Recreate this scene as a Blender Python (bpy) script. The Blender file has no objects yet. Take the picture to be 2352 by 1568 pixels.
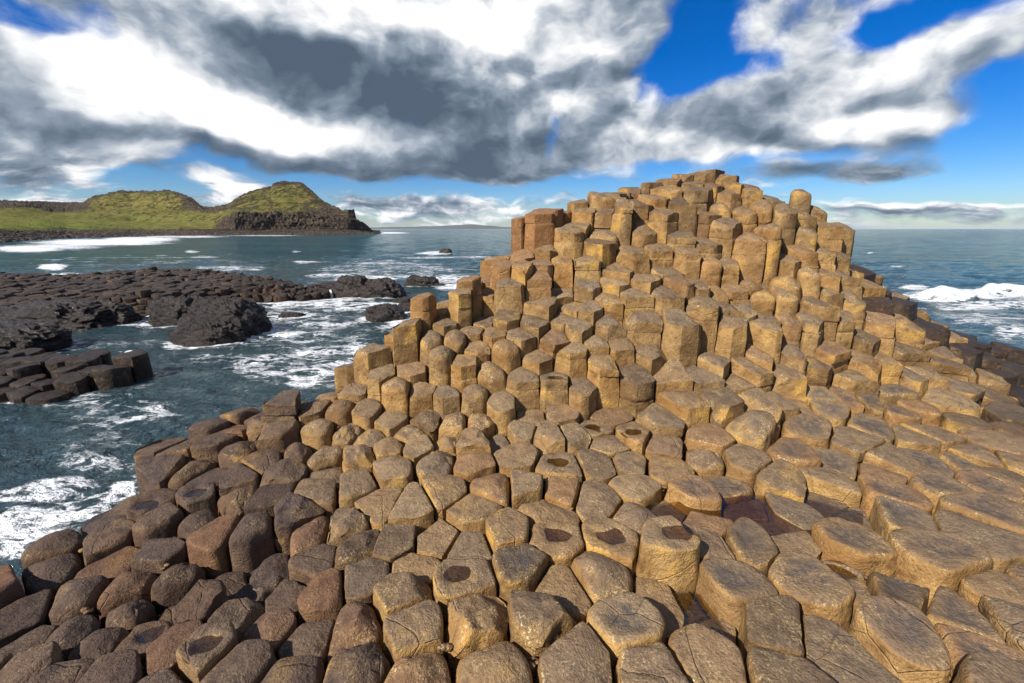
import bpy, math, random
import numpy as np
from mathutils import Vector

random.seed(7)
RNG = np.random.default_rng(7)
sc = bpy.context.scene
COL = sc.collection
R = math.radians

# ------------------------------------------------------------------ camera
# picture coordinates used below: a 2352 x 1568 frame, x right, y down
W0, H0, F0 = 2352.0, 1568.0, 987.0
EYE = 3.42                                  # metres above the sea
PITCH = math.atan((784 - 525) / F0)
CP, SP = math.cos(PITCH), math.sin(PITCH)
cam_d = bpy.data.cameras.new('camera')
cam = bpy.data.objects.new('camera', cam_d)
COL.objects.link(cam)
cam.location = (0, 0, EYE)
cam.rotation_euler = (math.pi / 2 - PITCH, 0, 0)
cam_d.sensor_fit = 'HORIZONTAL'
cam_d.sensor_width = 36.0
cam_d.lens = 36.0 * F0 / W0
cam_d.clip_start = 0.05
cam_d.clip_end = 60000
sc.camera = cam


def ray(x, y):
    a = (np.asarray(x, float) - W0 / 2) / F0
    b = (H0 / 2 - np.asarray(y, float)) / F0
    return a, CP + b * SP, -SP + b * CP     # direction with unit depth


def unproj(x, y, Z):
    dx, dy, dz = ray(x, y)
    return np.stack([dx * Z, dy * Z, EYE + dz * Z], -1)


def on_level(x, y, z=0.0):
    dx, dy, dz = ray(x, y)
    Z = (z - EYE) / dz
    return np.stack([dx * Z, dy * Z, EYE + dz * Z], -1)


def proj(P):
    P = np.asarray(P, float)
    X, Y, Zz = P[..., 0], P[..., 1], P[..., 2] - EYE
    d = Y * CP - Zz * SP
    u = Y * SP + Zz * CP
    d = np.where(d < 0.05, 0.05, d)
    return W0 / 2 + F0 * X / d, H0 / 2 - F0 * u / d, d


# ------------------------------------------------------------------ light
SHADOW_DIR = Vector((0.896, 0.771, -0.9994)).normalized()
SUN_EL = math.asin(-SHADOW_DIR.z)
SUN_AZ = math.atan2(-SHADOW_DIR.x, -SHADOW_DIR.y)
sun_d = bpy.data.lights.new('sun', 'SUN')
sun_d.energy = 5.0
sun_d.angle = R(0.55)
sun_d.color = (1.0, 0.93, 0.82)
sun = bpy.data.objects.new('sun', sun_d)
sun.rotation_euler = SHADOW_DIR.to_track_quat('-Z', 'Y').to_euler()
sun.location = (-8, -8, 14)
COL.objects.link(sun)

sc.view_settings.view_transform = 'Standard'
sc.view_settings.look = 'None'
sc.view_settings.exposure = 0.58
sc.view_settings.gamma = 1.0
sc.view_settings.use_curve_mapping = False
sc.cycles.use_denoising = True
sc.cycles.max_bounces = 6
sc.cycles.diffuse_bounces = 2
sc.cycles.glossy_bounces = 3
sc.cycles.transparent_max_bounces = 8
sc.cycles.sample_clamp_indirect = 6.0


class NT:
    """small helper for building node trees"""
    def __init__(self, tree):
        self.t = tree
        self.t.nodes.clear()

    def n(self, kind, **kw):
        nd = self.t.nodes.new(kind)
        for k, v in kw.items():
            setattr(nd, k, v)
        return nd

    def link(self, a, b):
        self.t.links.new(a, b)

    def put(self, sock, v):
        if isinstance(v, bpy.types.NodeSocket):
            self.t.links.new(v, sock)
        elif v is not None:
            if sock.type == 'RGBA' and len(v) == 3:
                v = (*v, 1.0)
            sock.default_value = v

    def m(self, op, a, b=None, c=None, clamp=False):
        nd = self.n('ShaderNodeMath', operation=op, use_clamp=clamp)
        self.put(nd.inputs[0], a)
        if b is not None:
            self.put(nd.inputs[1], b)
        if c is not None:
            self.put(nd.inputs[2], c)
        return nd.outputs[0]

    def vm(self, op, a, b=None):
        nd = self.n('ShaderNodeVectorMath', operation=op)
        self.put(nd.inputs[0], a)
        if b is not None:
            if op == 'SCALE':
                self.put(nd.inputs['Scale'], b)
            else:
                self.put(nd.inputs[1], b)
        return nd.outputs[0]

    def noise(self, vec, scale, detail=4.0, rough=0.55, dist=0.0, color=False, lac=2.0):
        nd = self.n('ShaderNodeTexNoise', noise_dimensions='3D')
        if vec is not None:
            self.link(vec, nd.inputs['Vector'])
        nd.inputs['Scale'].default_value = scale
        nd.inputs['Detail'].default_value = detail
        nd.inputs['Roughness'].default_value = rough
        nd.inputs['Lacunarity'].default_value = lac
        nd.inputs['Distortion'].default_value = dist
        return nd.outputs['Color' if color else 'Fac']

    def voro(self, vec, scale, feature='F1', out='Distance', rnd=1.0):
        nd = self.n('ShaderNodeTexVoronoi', feature=feature)
        self.link(vec, nd.inputs['Vector'])
        nd.inputs['Scale'].default_value = scale
        nd.inputs['Randomness'].default_value = rnd
        return nd.outputs[out]

    def ss(self, v, lo, hi, a=0.0, b=1.0):
        nd = self.n('ShaderNodeMapRange', interpolation_type='SMOOTHSTEP')
        self.put(nd.inputs['Value'], v)
        nd.inputs['From Min'].default_value = lo
        nd.inputs['From Max'].default_value = hi
        nd.inputs['To Min'].default_value = a
        nd.inputs['To Max'].default_value = b
        return nd.outputs['Result']

    def mix(self, f, a, b, blend='MIX'):
        nd = self.n('ShaderNodeMix', data_type='RGBA', blend_type=blend)
        nd.clamp_factor = True
        self.put(nd.inputs['Factor'], f)
        self.put(nd.inputs[6], a)
        self.put(nd.inputs[7], b)
        return nd.outputs[2]

    def ramp(self, v, pts):
        nd = self.n('ShaderNodeValToRGB')
        self.put(nd.inputs[0], v)
        cr = nd.color_ramp
        while len(cr.elements) < len(pts):
            cr.elements.new(0.5)
        for e, (p, c) in zip(cr.elements, pts):
            e.position = p
            e.color = (*c, 1.0)
        return nd.outputs[0]

    def attr(self, name):
        nd = self.n('ShaderNodeAttribute', attribute_name=name)
        return nd.outputs['Fac']

    def bump(self, h, strength, dist, normal=None):
        nd = self.n('ShaderNodeBump')
        nd.inputs['Strength'].default_value = strength
        nd.inputs['Distance'].default_value = dist
        self.link(h, nd.inputs['Height'])
        if normal is not None:
            self.link(normal, nd.inputs['Normal'])
        return nd.outputs[0]

    def xyz(self, x, y, z=0.0):
        nd = self.n('ShaderNodeCombineXYZ')
        self.put(nd.inputs[0], x)
        self.put(nd.inputs[1], y)
        self.put(nd.inputs[2], z)
        return nd.outputs[0]


# ------------------------------------------------------------------ sky
def azel(x, y):
    dx, dy, dz = ray(x, y)
    return math.atan2(dx, dy), math.atan2(dz, math.hypot(dx, dy))


EK = 1.35


def build_world():
    w = bpy.data.worlds.new('World')
    sc.world = w
    w.use_nodes = True
    w.cycles.sampling_method = 'MANUAL'
    w.cycles.sample_map_resolution = 256
    t = NT(w.node_tree)
    out = t.n('ShaderNodeOutputWorld')
    bg = t.n('ShaderNodeBackground')
    bg.inputs['Strength'].default_value = 0.052
    t.link(bg.outputs[0], out.inputs[0])
    sky = t.n('ShaderNodeTexSky', sky_type='NISHITA')
    sky.sun_disc = False
    sky.sun_elevation = SUN_EL
    sky.sun_rotation = SUN_AZ
    sky.altitude = 10
    sky.air_density = 1.0
    sky.dust_density = 0.1
    sky.ozone_density = 2.5
    tc = t.n('ShaderNodeTexCoord').outputs['Generated']
    sep = t.n('ShaderNodeSeparateXYZ')
    t.link(tc, sep.inputs[0])
    az = t.m('ARCTAN2', sep.outputs[0], sep.outputs[1])
    el = t.m('ARCSINE', sep.outputs[2])
    # deep polarised blue overhead, paler at the horizon
    hs = t.n('ShaderNodeHueSaturation')
    hs.inputs['Saturation'].default_value = 1.55
    hs.inputs['Value'].default_value = 1.25
    t.link(sky.outputs[0], hs.inputs['Color'])
    tint = t.mix(t.ss(el, 0.0, 0.22), (0.66, 0.80, 1.12), (0.46, 0.80, 1.22))
    blue = t.mix(1.0, hs.outputs[0], tint, 'MULTIPLY')

    # cloud coordinates: azimuth and stretched elevation, bent by noise
    p0 = t.xyz(az, t.m('MULTIPLY', el, EK))
    wn = t.noise(p0, 3.2, 2.0, 0.5, color=True)
    warp = t.vm('SCALE', t.vm('SUBTRACT', wn, (0.5, 0.5, 0.5)), 0.10)
    wn2 = t.noise(p0, 11.0, 2.0, 0.6, color=True)
    warp2 = t.vm('SCALE', t.vm('SUBTRACT', wn2, (0.5, 0.5, 0.5)), 0.05)
    pw = t.vm('ADD', p0, t.vm('ADD', warp, warp2))

    def blobs(lst, pos):
        acc = None
        for (x, y, rx, ry, rot, amp) in lst:
            a0, e0 = azel(x, y)
            ax = abs(azel(x + rx, y)[0] - azel(x - rx, y)[0]) / 2
            ey = abs(azel(x, y + ry)[1] - azel(x, y - ry)[1]) / 2 * EK
            mp = t.n('ShaderNodeMapping', vector_type='TEXTURE')
            mp.inputs['Location'].default_value = (a0, e0 * EK, 0)
            mp.inputs['Rotation'].default_value = (0, 0, R(rot))
            mp.inputs['Scale'].default_value = (ax * 1.5, ey * 1.5, 1)
            t.link(pos, mp.inputs['Vector'])
            g = t.n('ShaderNodeTexGradient', gradient_type='SPHERICAL')
            t.link(mp.outputs[0], g.inputs[0])
            s = t.ss(g.outputs['Fac'], 0.0, 0.75, 0.0, amp)
            acc = s if acc is None else t.m('ADD', acc, s)
        return acc

    cover = blobs([
        # openings of blue
        (40, 45, 130, 45, 0, -1.0), (235, 70, 75, 45, -10, -0.7), (430, 165, 60, 22, -35, -0.5),
        (305, 400, 70, 26, 0, -0.75), (300, 445, 230, 14, 0, -0.55),
        (1550, 130, 135, 105, 20, -1.1), (1670, 190, 150, 45, 12, -1.0), (1600, 40, 90, 60, 0, -0.45),
        (2070, 55, 190, 55, 14, -1.2), (2310, 20, 70, 30, 0, -0.5),
        (2280, 300, 140, 60, 5, -1.0), (2330, 180, 60, 60, 0, -0.6), (2240, 400, 260, 42, 5, -0.9), (2100, 425, 300, 24, 0, -0.7),
        (1270, 315, 30, 60, -10, -0.75), (1560, 375, 300, 18, 0, -0.45), (1300, 420, 200, 24, 0, -0.7),
        (920, 420, 260, 22, 0, -0.8), (1080, 440, 160, 18, 0, -0.6), (430, 435, 90, 20, 0, -0.6), (1800, 100, 90, 40, 40, -0.35),
        (1900, 440, 500, 12, 0, -0.3),
        # cloud banks
        (820, 210, 520, 170, -14, 0.9), (250, 190, 360, 130, -6, 0.9), (900, 370, 360, 45, -4, 0.8),
        (1200, 60, 330, 110, 0, 0.8), (1440, 110, 90, 90, 0, 0.4), (120, 330, 240, 70, -6, 0.8), (90, 430, 200, 30, 0, 0.6),
        (1500, 265, 260, 85, -4, 0.75), (1950, 280, 230, 55, 4, 0.7), (1950, 160, 240, 70, 22, 0.6),
        (2160, 110, 230, 55, 24, 0.75), (1180, 290, 70, 80, 0, 0.7), (1190, 395, 120, 34, 0, 0.6),
        (1950, 395, 240, 22, 0, 0.5), (2100, 468, 260, 13, 3, 0.55), (1020, 465, 180, 26, 0, 0.45), (520, 425, 70, 40, 0, 0.6),
        (1700, 70, 120, 60, 30, 0.45), (2290, 395, 90, 10, 5, 0.5), (1790, 180, 190, 110, 25, 0.6), (1420, 330, 240, 50, 0, 0.55), (1720, 300, 200, 70, 0, 0.6), (2150, 170, 200, 50, 24, 0.5),
        (1900, 60, 120, 60, 40, 0.4), (1350, 120, 160, 120, 0, 0.5), (700, 90, 300, 90, 0, 0.5), (150, 220, 300, 100, 0, 0.4), (950, 470, 140, 24, 0, 0.35), (1080, 420, 110, 26, 0, 0.35), (330, 470, 200, 30, 0, 0.35), (1000, 488, 420, 26, 0, 0.4), (2150, 492, 300, 16, 0, 0.4), (560, 440, 120, 40, 0, 0.4),
    ], pw)
    def puff(pos, sc_, det):
        v = t.n('ShaderNodeTexVoronoi', feature='SMOOTH_F1', voronoi_dimensions='2D')
        v.inputs['Scale'].default_value = sc_
        v.inputs['Detail'].default_value = det
        v.inputs['Roughness'].default_value = 0.55
        v.inputs['Smoothness'].default_value = 0.35
        v.normalize = True
        t.link(pos, v.inputs['Vector'])
        return t.m('SUBTRACT', 1.0, v.outputs['Distance'])

    def body(pos, det):
        return t.m('ADD', t.m('MULTIPLY', t.noise(pos, 5.0, det, 0.62), 0.62), t.m('MULTIPLY', puff(pos, 7.0, 2.0), 0.40))
    n1 = body(pw, 6.0)
    nlow = t.noise(t.vm('MULTIPLY', pw, (1.0, 2.2, 1.0)), 13.0, 5.0, 0.58)
    lowf = t.ss(el, 0.02, 0.16, 1.0, 0.0)
    nn = t.m('ADD', t.m('MULTIPLY', n1, t.m('SUBTRACT', 1.0, lowf)), t.m('MULTIPLY', nlow, lowf))
    dens = t.m('ADD', t.m('MULTIPLY', t.m('SUBTRACT', nn, 0.5), 3.3), t.m('ADD', t.m('MULTIPLY', cover, 0.85), 0.06))
    alpha = t.ss(dens, -0.06, 0.78)

    bright = blobs([
        (520, 25, 420, 50, -4, 0.75), (170, 120, 260, 60, -6, 0.75), (380, 215, 300, 80, -14, 0.75),
        (690, 312, 190, 52, -6, 0.95), (560, 270, 150, 60, -20, 0.6), (1180, 70, 230, 80, 0, 0.75), (900, 30, 220, 40, 0, 0.6),
        (2150, 95, 190, 55, 26, 0.9), (1900, 100, 160, 80, 30, 0.3), (1720, 60, 80, 70, 30, 0.4), (1950, 240, 200, 40, 8, 0.3), (1980, 290, 150, 36, 4, 0.7), (1310, 255, 70, 50, -10, 0.7), (1480, 215, 90, 40, 0, 0.45),
        (1750, 352, 50, 18, 0, 0.6), (1620, 352, 60, 18, 0, 0.4), (240, 385, 60, 22, 0, 0.6), (520, 420, 60, 35, 0, 0.7),
        (1130, 475, 70, 24, 0, 0.7), (880, 490, 90, 16, 0, 0.4), (1000, 440, 60, 18, 0, 0.4), (2000, 462, 160, 9, 2, 0.6), (1190, 260, 50, 60, 0, 0.4), (60, 345, 90, 20, 0, 0.25),
        (1450, 300, 160, 40, 0, 0.3), (1660, 110, 60, 60, 40, 0.35), (250, 420, 60, 20, 0, 0.4),
        # undersides and thick banks
        (800, 185, 330, 75, -17, -0.72), (640, 110, 200, 45, -18, -0.4), (1080, 260, 240, 70, -14, -0.38), (1280, 190, 140, 60, 10, -0.28), (1000, 120, 160, 40, -10, -0.2),
        (860, 380, 330, 38, -3, -0.75), (1080, 345, 160, 44, -4, -0.45), (560, 350, 200, 40, -12, -0.45),
        (110, 270, 190, 36, -14, -0.55), (60, 365, 170, 32, 0, -0.6), (1480, 75, 100, 70, 0, -0.2), (1180, 395, 110, 26, 0, -0.35),
        (1380, 270, 80, 30, 10, -0.55), (1350, 340, 120, 40, 0, -0.35), (1850, 165, 120, 40, 22, -0.15),
        (2080, 215, 180, 24, 16, -0.3), (1760, 300, 90, 50, 0, -0.2), (1950, 390, 230, 22, 0, -0.55), (2020, 335, 190, 18, 2, -0.45),
        (2290, 395, 90, 10, 5, -0.6), (2100, 475, 260, 8, 3, -0.35), (960, 470, 150, 18, 0, -0.3),
    ], pw)
    # relief: the side of each puff turned up and towards the sun is brighter
    po = t.vm('ADD', pw, (-0.022, 0.040, 0.0))
    n1o = body(po, 4.0)
    nlo = t.noise(t.vm('MULTIPLY', t.vm('ADD', pw, (-0.01, 0.016, 0.0)), (1.0, 2.2, 1.0)), 13.0, 4.0, 0.58)
    e1 = t.m('SUBTRACT', n1, n1o)
    e2 = t.m('SUBTRACT', nlow, nlo)
    emb = t.m('ADD', t.m('MULTIPLY', e1, t.m('SUBTRACT', 1.0, lowf)), t.m('MULTIPLY', e2, lowf))
    mott = t.noise(t.vm('MULTIPLY', pw, (0.8, 1.5, 1.0)), 8.0, 5.0, 0.64)
    thick = t.m('ADD', t.m('MULTIPLY', t.m('SUBTRACT', nn, 0.5), -0.45), t.m('MULTIPLY', t.m('SUBTRACT', mott, 0.5), 0.75))
    b = t.m('ADD', t.m('ADD', t.m('MULTIPLY', emb, 2.7), thick), t.m('ADD', t.m('MULTIPLY', bright, 0.62), 0.56))
    ccol = t.ramp(b, [(0.0, (1.15, 1.65, 2.35)), (0.22, (1.95, 2.65, 3.5)), (0.47, (4.0, 4.8, 5.9)),
                      (0.70, (8.2, 8.7, 9.4)), (1.0, (14.0, 14.0, 14.0))])
    col = t.mix(alpha, blue, ccol)
    # below the horizon the sea's own tone
    gz = t.ss(sep.outputs[2], -0.02, 0.0, 0.0, 1.0)
    col = t.mix(gz, (0.25, 0.5, 0.65), col)
    t.link(col, bg.inputs['Color'])


build_world()


# ------------------------------------------------------------------ numeric noise
_perm = RNG.permutation(256)
_perm = np.concatenate([_perm, _perm, _perm])
_grad = RNG.normal(size=(256, 3))
_grad /= np.linalg.norm(_grad, axis=1)[:, None]


def pn(P):
    P = np.asarray(P, float)
    i = np.floor(P).astype(int)
    f = P - i
    i &= 255
    u = f * f * f * (f * (f * 6 - 15) + 10)
    res = 0
    for cx in (0, 1):
        wx = u[..., 0] if cx else 1 - u[..., 0]
        for cy in (0, 1):
            wy = u[..., 1] if cy else 1 - u[..., 1]
            for cz in (0, 1):
                wz = u[..., 2] if cz else 1 - u[..., 2]
                h = _perm[_perm[_perm[(i[..., 0] + cx) & 255] + ((i[..., 1] + cy) & 255)] + ((i[..., 2] + cz) & 255)]
                g = _grad[h]
                d = g[..., 0] * (f[..., 0] - cx) + g[..., 1] * (f[..., 1] - cy) + g[..., 2] * (f[..., 2] - cz)
                res = res + d * wx * wy * wz
    return res * 1.5


def fbm(P, octv=4, gain=0.5, lac=2.03):
    P = np.asarray(P, float)
    a, s, tot = 1.0, 0.0, 0.0
    for k in range(octv):
        s = s + a * pn(P * lac ** k + k * 17.3)
        tot += a
        a *= gain
    return s / tot


def ridged(P, octv=4):
    P = np.asarray(P, float)
    a, s, tot = 1.0, 0.0, 0.0
    for k in range(octv):
        s = s + a * (1 - 2 * np.abs(pn(P * 2.07 ** k + k * 9.1)))
        tot += a
        a *= 0.5
    return s / tot


def sstep(x, a, b):
    t_ = np.clip((x - a) / (b - a), 0, 1)
    return t_ * t_ * (3 - 2 * t_)


# ------------------------------------------------------------------ mesh helpers
def mk_mesh(name, V, F4=None, F3=None, smooth=True):
    me = bpy.data.meshes.new(name)
    V = np.asarray(V, np.float32)
    F4 = np.zeros((0, 4), np.int32) if F4 is None else np.asarray(F4, np.int32)
    F3 = np.zeros((0, 3), np.int32) if F3 is None else np.asarray(F3, np.int32)
    me.vertices.add(len(V))
    me.vertices.foreach_set('co', V.ravel())
    nl = F4.size + F3.size
    npoly = len(F4) + len(F3)
    me.loops.add(nl)
    me.loops.foreach_set('vertex_index', np.concatenate([F4.ravel(), F3.ravel()]).astype(np.int32))
    me.polygons.add(npoly)
    starts = np.concatenate([np.arange(len(F4)) * 4, F4.size + np.arange(len(F3)) * 3]).astype(np.int32)
    me.polygons.foreach_set('loop_start', starts)
    me.polygons.foreach_set('use_smooth', np.full(npoly, smooth))
    me.update(calc_edges=True)
    me.validate()
    return me


def add_attr(me, name, vals):
    a = me.attributes.new(name, 'FLOAT', 'POINT')
    a.data.foreach_set('value', np.asarray(vals, np.float32))


def link(name, me, mat, parent=None, loc=None):
    o = bpy.data.objects.new(name, me)
    if mat is not None and len(me.materials) == 0:
        me.materials.append(mat)
    COL.objects.link(o)
    if loc is not None:
        o.location = loc
    if parent is not None:
        o.parent = parent
    return o


def tag(o, label=None, cat=None, group=None, kind=None):
    if label:
        o['label'] = label
    if cat:
        o['category'] = cat
    if group:
        o['group'] = group
    if kind:
        o['kind'] = kind
    return o


def empty(name, loc=(0, 0, 0)):
    o = bpy.data.objects.new(name, None)
    o.location = loc
    o.empty_display_size = 0.2
    COL.objects.link(o)
    return o


def grid_faces(n, m, wrap=False):
    """quads over an n x m vertex grid (m varies fastest)"""
    i, j = np.meshgrid(np.arange(n - 1), np.arange(m if wrap else m - 1), indexing='ij')
    j2 = (j + 1) % m
    return np.stack([i * m + j, i * m + j2, (i + 1) * m + j2, (i + 1) * m + j], -1).reshape(-1, 4)


# ------------------------------------------------------------------ materials
def new_mat(name):
    m = bpy.data.materials.new(name)
    m.use_nodes = True
    t = NT(m.node_tree)
    out = t.n('ShaderNodeOutputMaterial')
    bs = t.n('ShaderNodeBsdfPrincipled')
    t.link(bs.outputs[0], out.inputs[0])
    return m, t, bs, out


def mat_basalt():
    m, t, bs, out = new_mat('weathered_basalt')
    geo = t.n('ShaderNodeNewGeometry')
    pos = geo.outputs['Position']
    rnd = t.attr('rnd')
    tone = t.attr('tone')
    stain = t.attr('stain')
    wet = t.attr('wet')
    off = t.xyz(t.m('MULTIPLY', rnd, 53.0), t.m('MULTIPLY', rnd, 31.0), t.m('MULTIPLY', rnd, 17.0))
    p = t.vm('ADD', pos, off)
    sepn = t.n('ShaderNodeSeparateXYZ')
    t.link(geo.outputs['Normal'], sepn.inputs[0])
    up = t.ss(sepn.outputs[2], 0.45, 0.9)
    big = t.noise(p, 2.6, 3.0, 0.6)
    mid = t.noise(p, 9.0, 4.0, 0.66)
    fine = t.noise(p, 60.0, 3.0, 0.7)
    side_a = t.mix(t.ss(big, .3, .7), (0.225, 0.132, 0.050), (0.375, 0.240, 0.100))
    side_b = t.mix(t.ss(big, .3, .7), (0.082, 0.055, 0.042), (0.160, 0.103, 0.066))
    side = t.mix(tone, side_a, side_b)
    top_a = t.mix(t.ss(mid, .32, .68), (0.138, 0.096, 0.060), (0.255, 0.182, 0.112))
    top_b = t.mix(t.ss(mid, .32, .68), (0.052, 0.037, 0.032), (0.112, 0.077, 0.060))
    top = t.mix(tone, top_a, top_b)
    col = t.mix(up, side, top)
    # each column a little lighter or darker, redder or greyer
    col = t.mix(1.0, col, t.ramp(rnd, [(0.0, (0.66, 0.63, 0.62)), (0.25, (1.0, 0.95, 0.92)), (0.5, (1.14, 1.02, 0.84)),
                                       (0.75, (0.82, 0.83, 0.90)), (1.0, (1.22, 1.18, 1.06))]), 'MULTIPLY')
    # broad mottling
    col = t.mix(t.ss(mid, 0.52, 0.68, 0.0, 0.75), col, t.mix(1.0, col, (0.50, 0.45, 0.43), 'MULTIPLY'))
    # golden lichen film on some flanks
    gold = t.m('MULTIPLY', t.ss(big, 0.52, 0.68), t.m('SUBTRACT', 1.0, t.m('MULTIPLY', up, 0.7)))
    gold = t.m('MULTIPLY', gold, t.m('SUBTRACT', 1.0, t.m('MULTIPLY', tone, 0.5)))
    gold = t.m('MULTIPLY', gold, t.attr('gold'))
    col = t.mix(t.m('MULTIPLY', gold, 0.8), col, (0.48, 0.27, 0.05))
    col = t.mix(t.m('MULTIPLY', t.attr('rust'), t.ss(big, 0.25, 0.6, 0.45, 0.9)), col, t.mix(mid, (0.16, 0.062, 0.030), (0.36, 0.165, 0.060)))
    # pale lichen specks, thick along rims
    spn = t.noise(p, 62.0, 2.0, 0.75)
    lich = t.ss(spn, 0.53, 0.64)
    zone = t.ss(t.noise(p, 5.2, 3.0, 0.62), 0.42, 0.62)
    edge = t.ss(t.m('ABSOLUTE', t.m('SUBTRACT', sepn.outputs[2], 0.72)), 0.0, 0.28, 1.0, 0.38)
    lf = t.m('MULTIPLY', t.m('MULTIPLY', t.m('MULTIPLY', lich, zone), edge), t.m('SUBTRACT', 1.0, t.m('MULTIPLY', tone, 0.65)))
    col = t.mix(t.m('MULTIPLY', lf, 0.85), col, (0.62, 0.51, 0.27))
    # dark pits
    pit = t.ss(spn, 0.30, 0.40, 1.0, 0.0)
    col = t.mix(t.m('MULTIPLY', pit, 0.7), col, (0.055, 0.045, 0.04))
    # grey film in the dished tops
    st = t.m('MULTIPLY', stain, t.ss(t.noise(p, 15.0, 4.0, 0.78), 0.34, 0.62))
    col = t.mix(t.m('MULTIPLY', st, 0.86), col, (0.072, 0.064, 0.062))
    # wet, weed-dark rock
    wn = t.m('MULTIPLY', wet, t.ss(mid, 0.25, 0.5))
    col = t.mix(wn, col, t.mix(big, (0.016, 0.013, 0.012), (0.038, 0.029, 0.024)))
    t.link(col, bs.inputs['Base Color'])
    t.link(t.m('SUBTRACT', 0.86, t.m('MULTIPLY', wn, 0.42)), bs.inputs['Roughness'])
    bs.inputs['Specular IOR Level'].default_value = 0.18
    # relief: grain, dents, hairline fractures
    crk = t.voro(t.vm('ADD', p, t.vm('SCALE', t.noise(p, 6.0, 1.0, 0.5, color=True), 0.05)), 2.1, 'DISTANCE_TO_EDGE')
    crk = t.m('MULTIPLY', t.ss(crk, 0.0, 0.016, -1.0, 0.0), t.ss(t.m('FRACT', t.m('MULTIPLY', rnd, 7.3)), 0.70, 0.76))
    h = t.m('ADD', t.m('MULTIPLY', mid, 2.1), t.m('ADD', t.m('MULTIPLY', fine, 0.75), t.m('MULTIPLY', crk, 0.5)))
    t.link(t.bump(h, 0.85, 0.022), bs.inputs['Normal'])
    return m


def mat_wetrock(name, c0, c1, rough=0.42, scale=1.0):
    m, t, bs, out = new_mat(name)
    pos = t.n('ShaderNodeNewGeometry').outputs['Position']
    n1 = t.noise(pos, 1.6 * scale, 6.0, 0.65)
    n2 = t.noise(pos, 9.0 * scale, 6.0, 0.7)
    col = t.mix(n1, c0, c1)
    col = t.mix(t.ss(n2, 0.45, 0.7, 0.0, 0.8), col, tuple(0.45 * v for v in c0))
    sp = t.ss(t.noise(pos, 30.0 * scale, 3.0, 0.7), 0.60, 0.70)
    col = t.mix(t.m('MULTIPLY', sp, 0.35), col, (0.16, 0.12, 0.08))
    t.link(col, bs.inputs['Base Color'])
    bs.inputs['Roughness'].default_value = rough
    bs.inputs['Specular IOR Level'].default_value = 0.35
    v = t.voro(pos, 5.0 * scale, 'F1')
    h = t.m('ADD', t.m('MULTIPLY', n2, 1.0), t.m('MULTIPLY', v, 0.6))
    t.link(t.bump(h, 1.0, 0.09 / scale), bs.inputs['Normal'])
    return m


def mat_sea():
    m, t, bs, out = new_mat('sea_water')
    pos = t.n('ShaderNodeNewGeometry').outputs['Position']
    foam_a = t.attr('foam')
    shal = t.attr('shallow')
    # water body
    big = t.noise(t.vm('MULTIPLY', pos, (0.35, 1.0, 1.0)), 0.05, 3.0, 0.6)
    deep = t.mix(t.ss(big, 0.35, 0.65), (0.006, 0.042, 0.064), (0.011, 0.066, 0.080))
    col = t.mix(t.m('MULTIPLY', shal, 0.8), deep, (0.024, 0.044, 0.050))
    # foam: torn lace that closes up where the foam is thick
    ps = t.vm('MULTIPLY', pos, (0.75, 1.35, 1.0))
    wrp = t.vm('SCALE', t.vm('SUBTRACT', t.noise(ps, 1.3, 4.0, 0.6, color=True), (0.5, 0.5, 0.5)), 1.15)
    pf = t.vm('ADD', ps, wrp)
    rid = t.m('ABSOLUTE', t.m('SUBTRACT', t.noise(pf, 1.5, 5.0, 0.62), 0.5))
    lace = t.ss(rid, 0.0, 0.13, 1.0, 0.0)
    patch = t.noise(pf, 0.85, 5.0, 0.65)
    f = t.m('ADD', t.m('MULTIPLY', foam_a, 1.25), t.m('ADD', t.m('MULTIPLY', lace, 0.46), t.m('MULTIPLY', t.m('SUBTRACT', patch, 0.5), 1.25)))
    fard = t.m('SUBTRACT', 1.0, shal)
    fn = t.noise(t.vm('MULTIPLY', pos, (0.10, 0.42, 1.0)), 1.0, 4.0, 0.65)
    f = t.m('ADD', f, t.m('MULTIPLY', t.m('MULTIPLY', t.m('SUBTRACT', fn, 0.5), 1.9), fard))
    foam = t.m('MULTIPLY', t.ss(f, 0.82, 1.18), t.ss(foam_a, 0.02, 0.22))
    froth = t.noise(pos, 14.0, 4.0, 0.7)
    fcol = t.mix(froth, (0.62, 0.66, 0.70), (0.86, 0.87, 0.88))
    col = t.mix(foam, col, fcol)
    t.link(col, bs.inputs['Base Color'])
    t.link(t.ss(foam, 0.0, 0.6, 0.07, 0.7), bs.inputs['Roughness'])
    bs.inputs['IOR'].default_value = 1.33
    t.link(t.ss(shal, 0.0, 1.0, 0.05, 0.45), bs.inputs['Specular IOR Level'])
    w1 = t.noise(t.vm('MULTIPLY', pos, (0.7, 1.25, 1.0)), 1.1, 6.0, 0.62, 0.6)
    w2 = t.noise(t.vm('MULTIPLY', pos, (0.8, 1.3, 1.0)), 6.0, 4.0, 0.6, 0.5)
    w3 = t.noise(t.vm('MULTIPLY', pos, (0.5, 1.3, 1.0)), 0.22, 5.0, 0.6)
    h = t.m('ADD', t.m('MULTIPLY', w1, 0.95), t.m('ADD', t.m('MULTIPLY', w2, 0.30), t.m('MULTIPLY', w3, 1.6)))
    h = t.m('ADD', h, t.m('MULTIPLY', foam, t.m('MULTIPLY', froth, 0.10)))
    t.link(t.bump(h, 1.0, 0.42), bs.inputs['Normal'])
    return m


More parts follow.
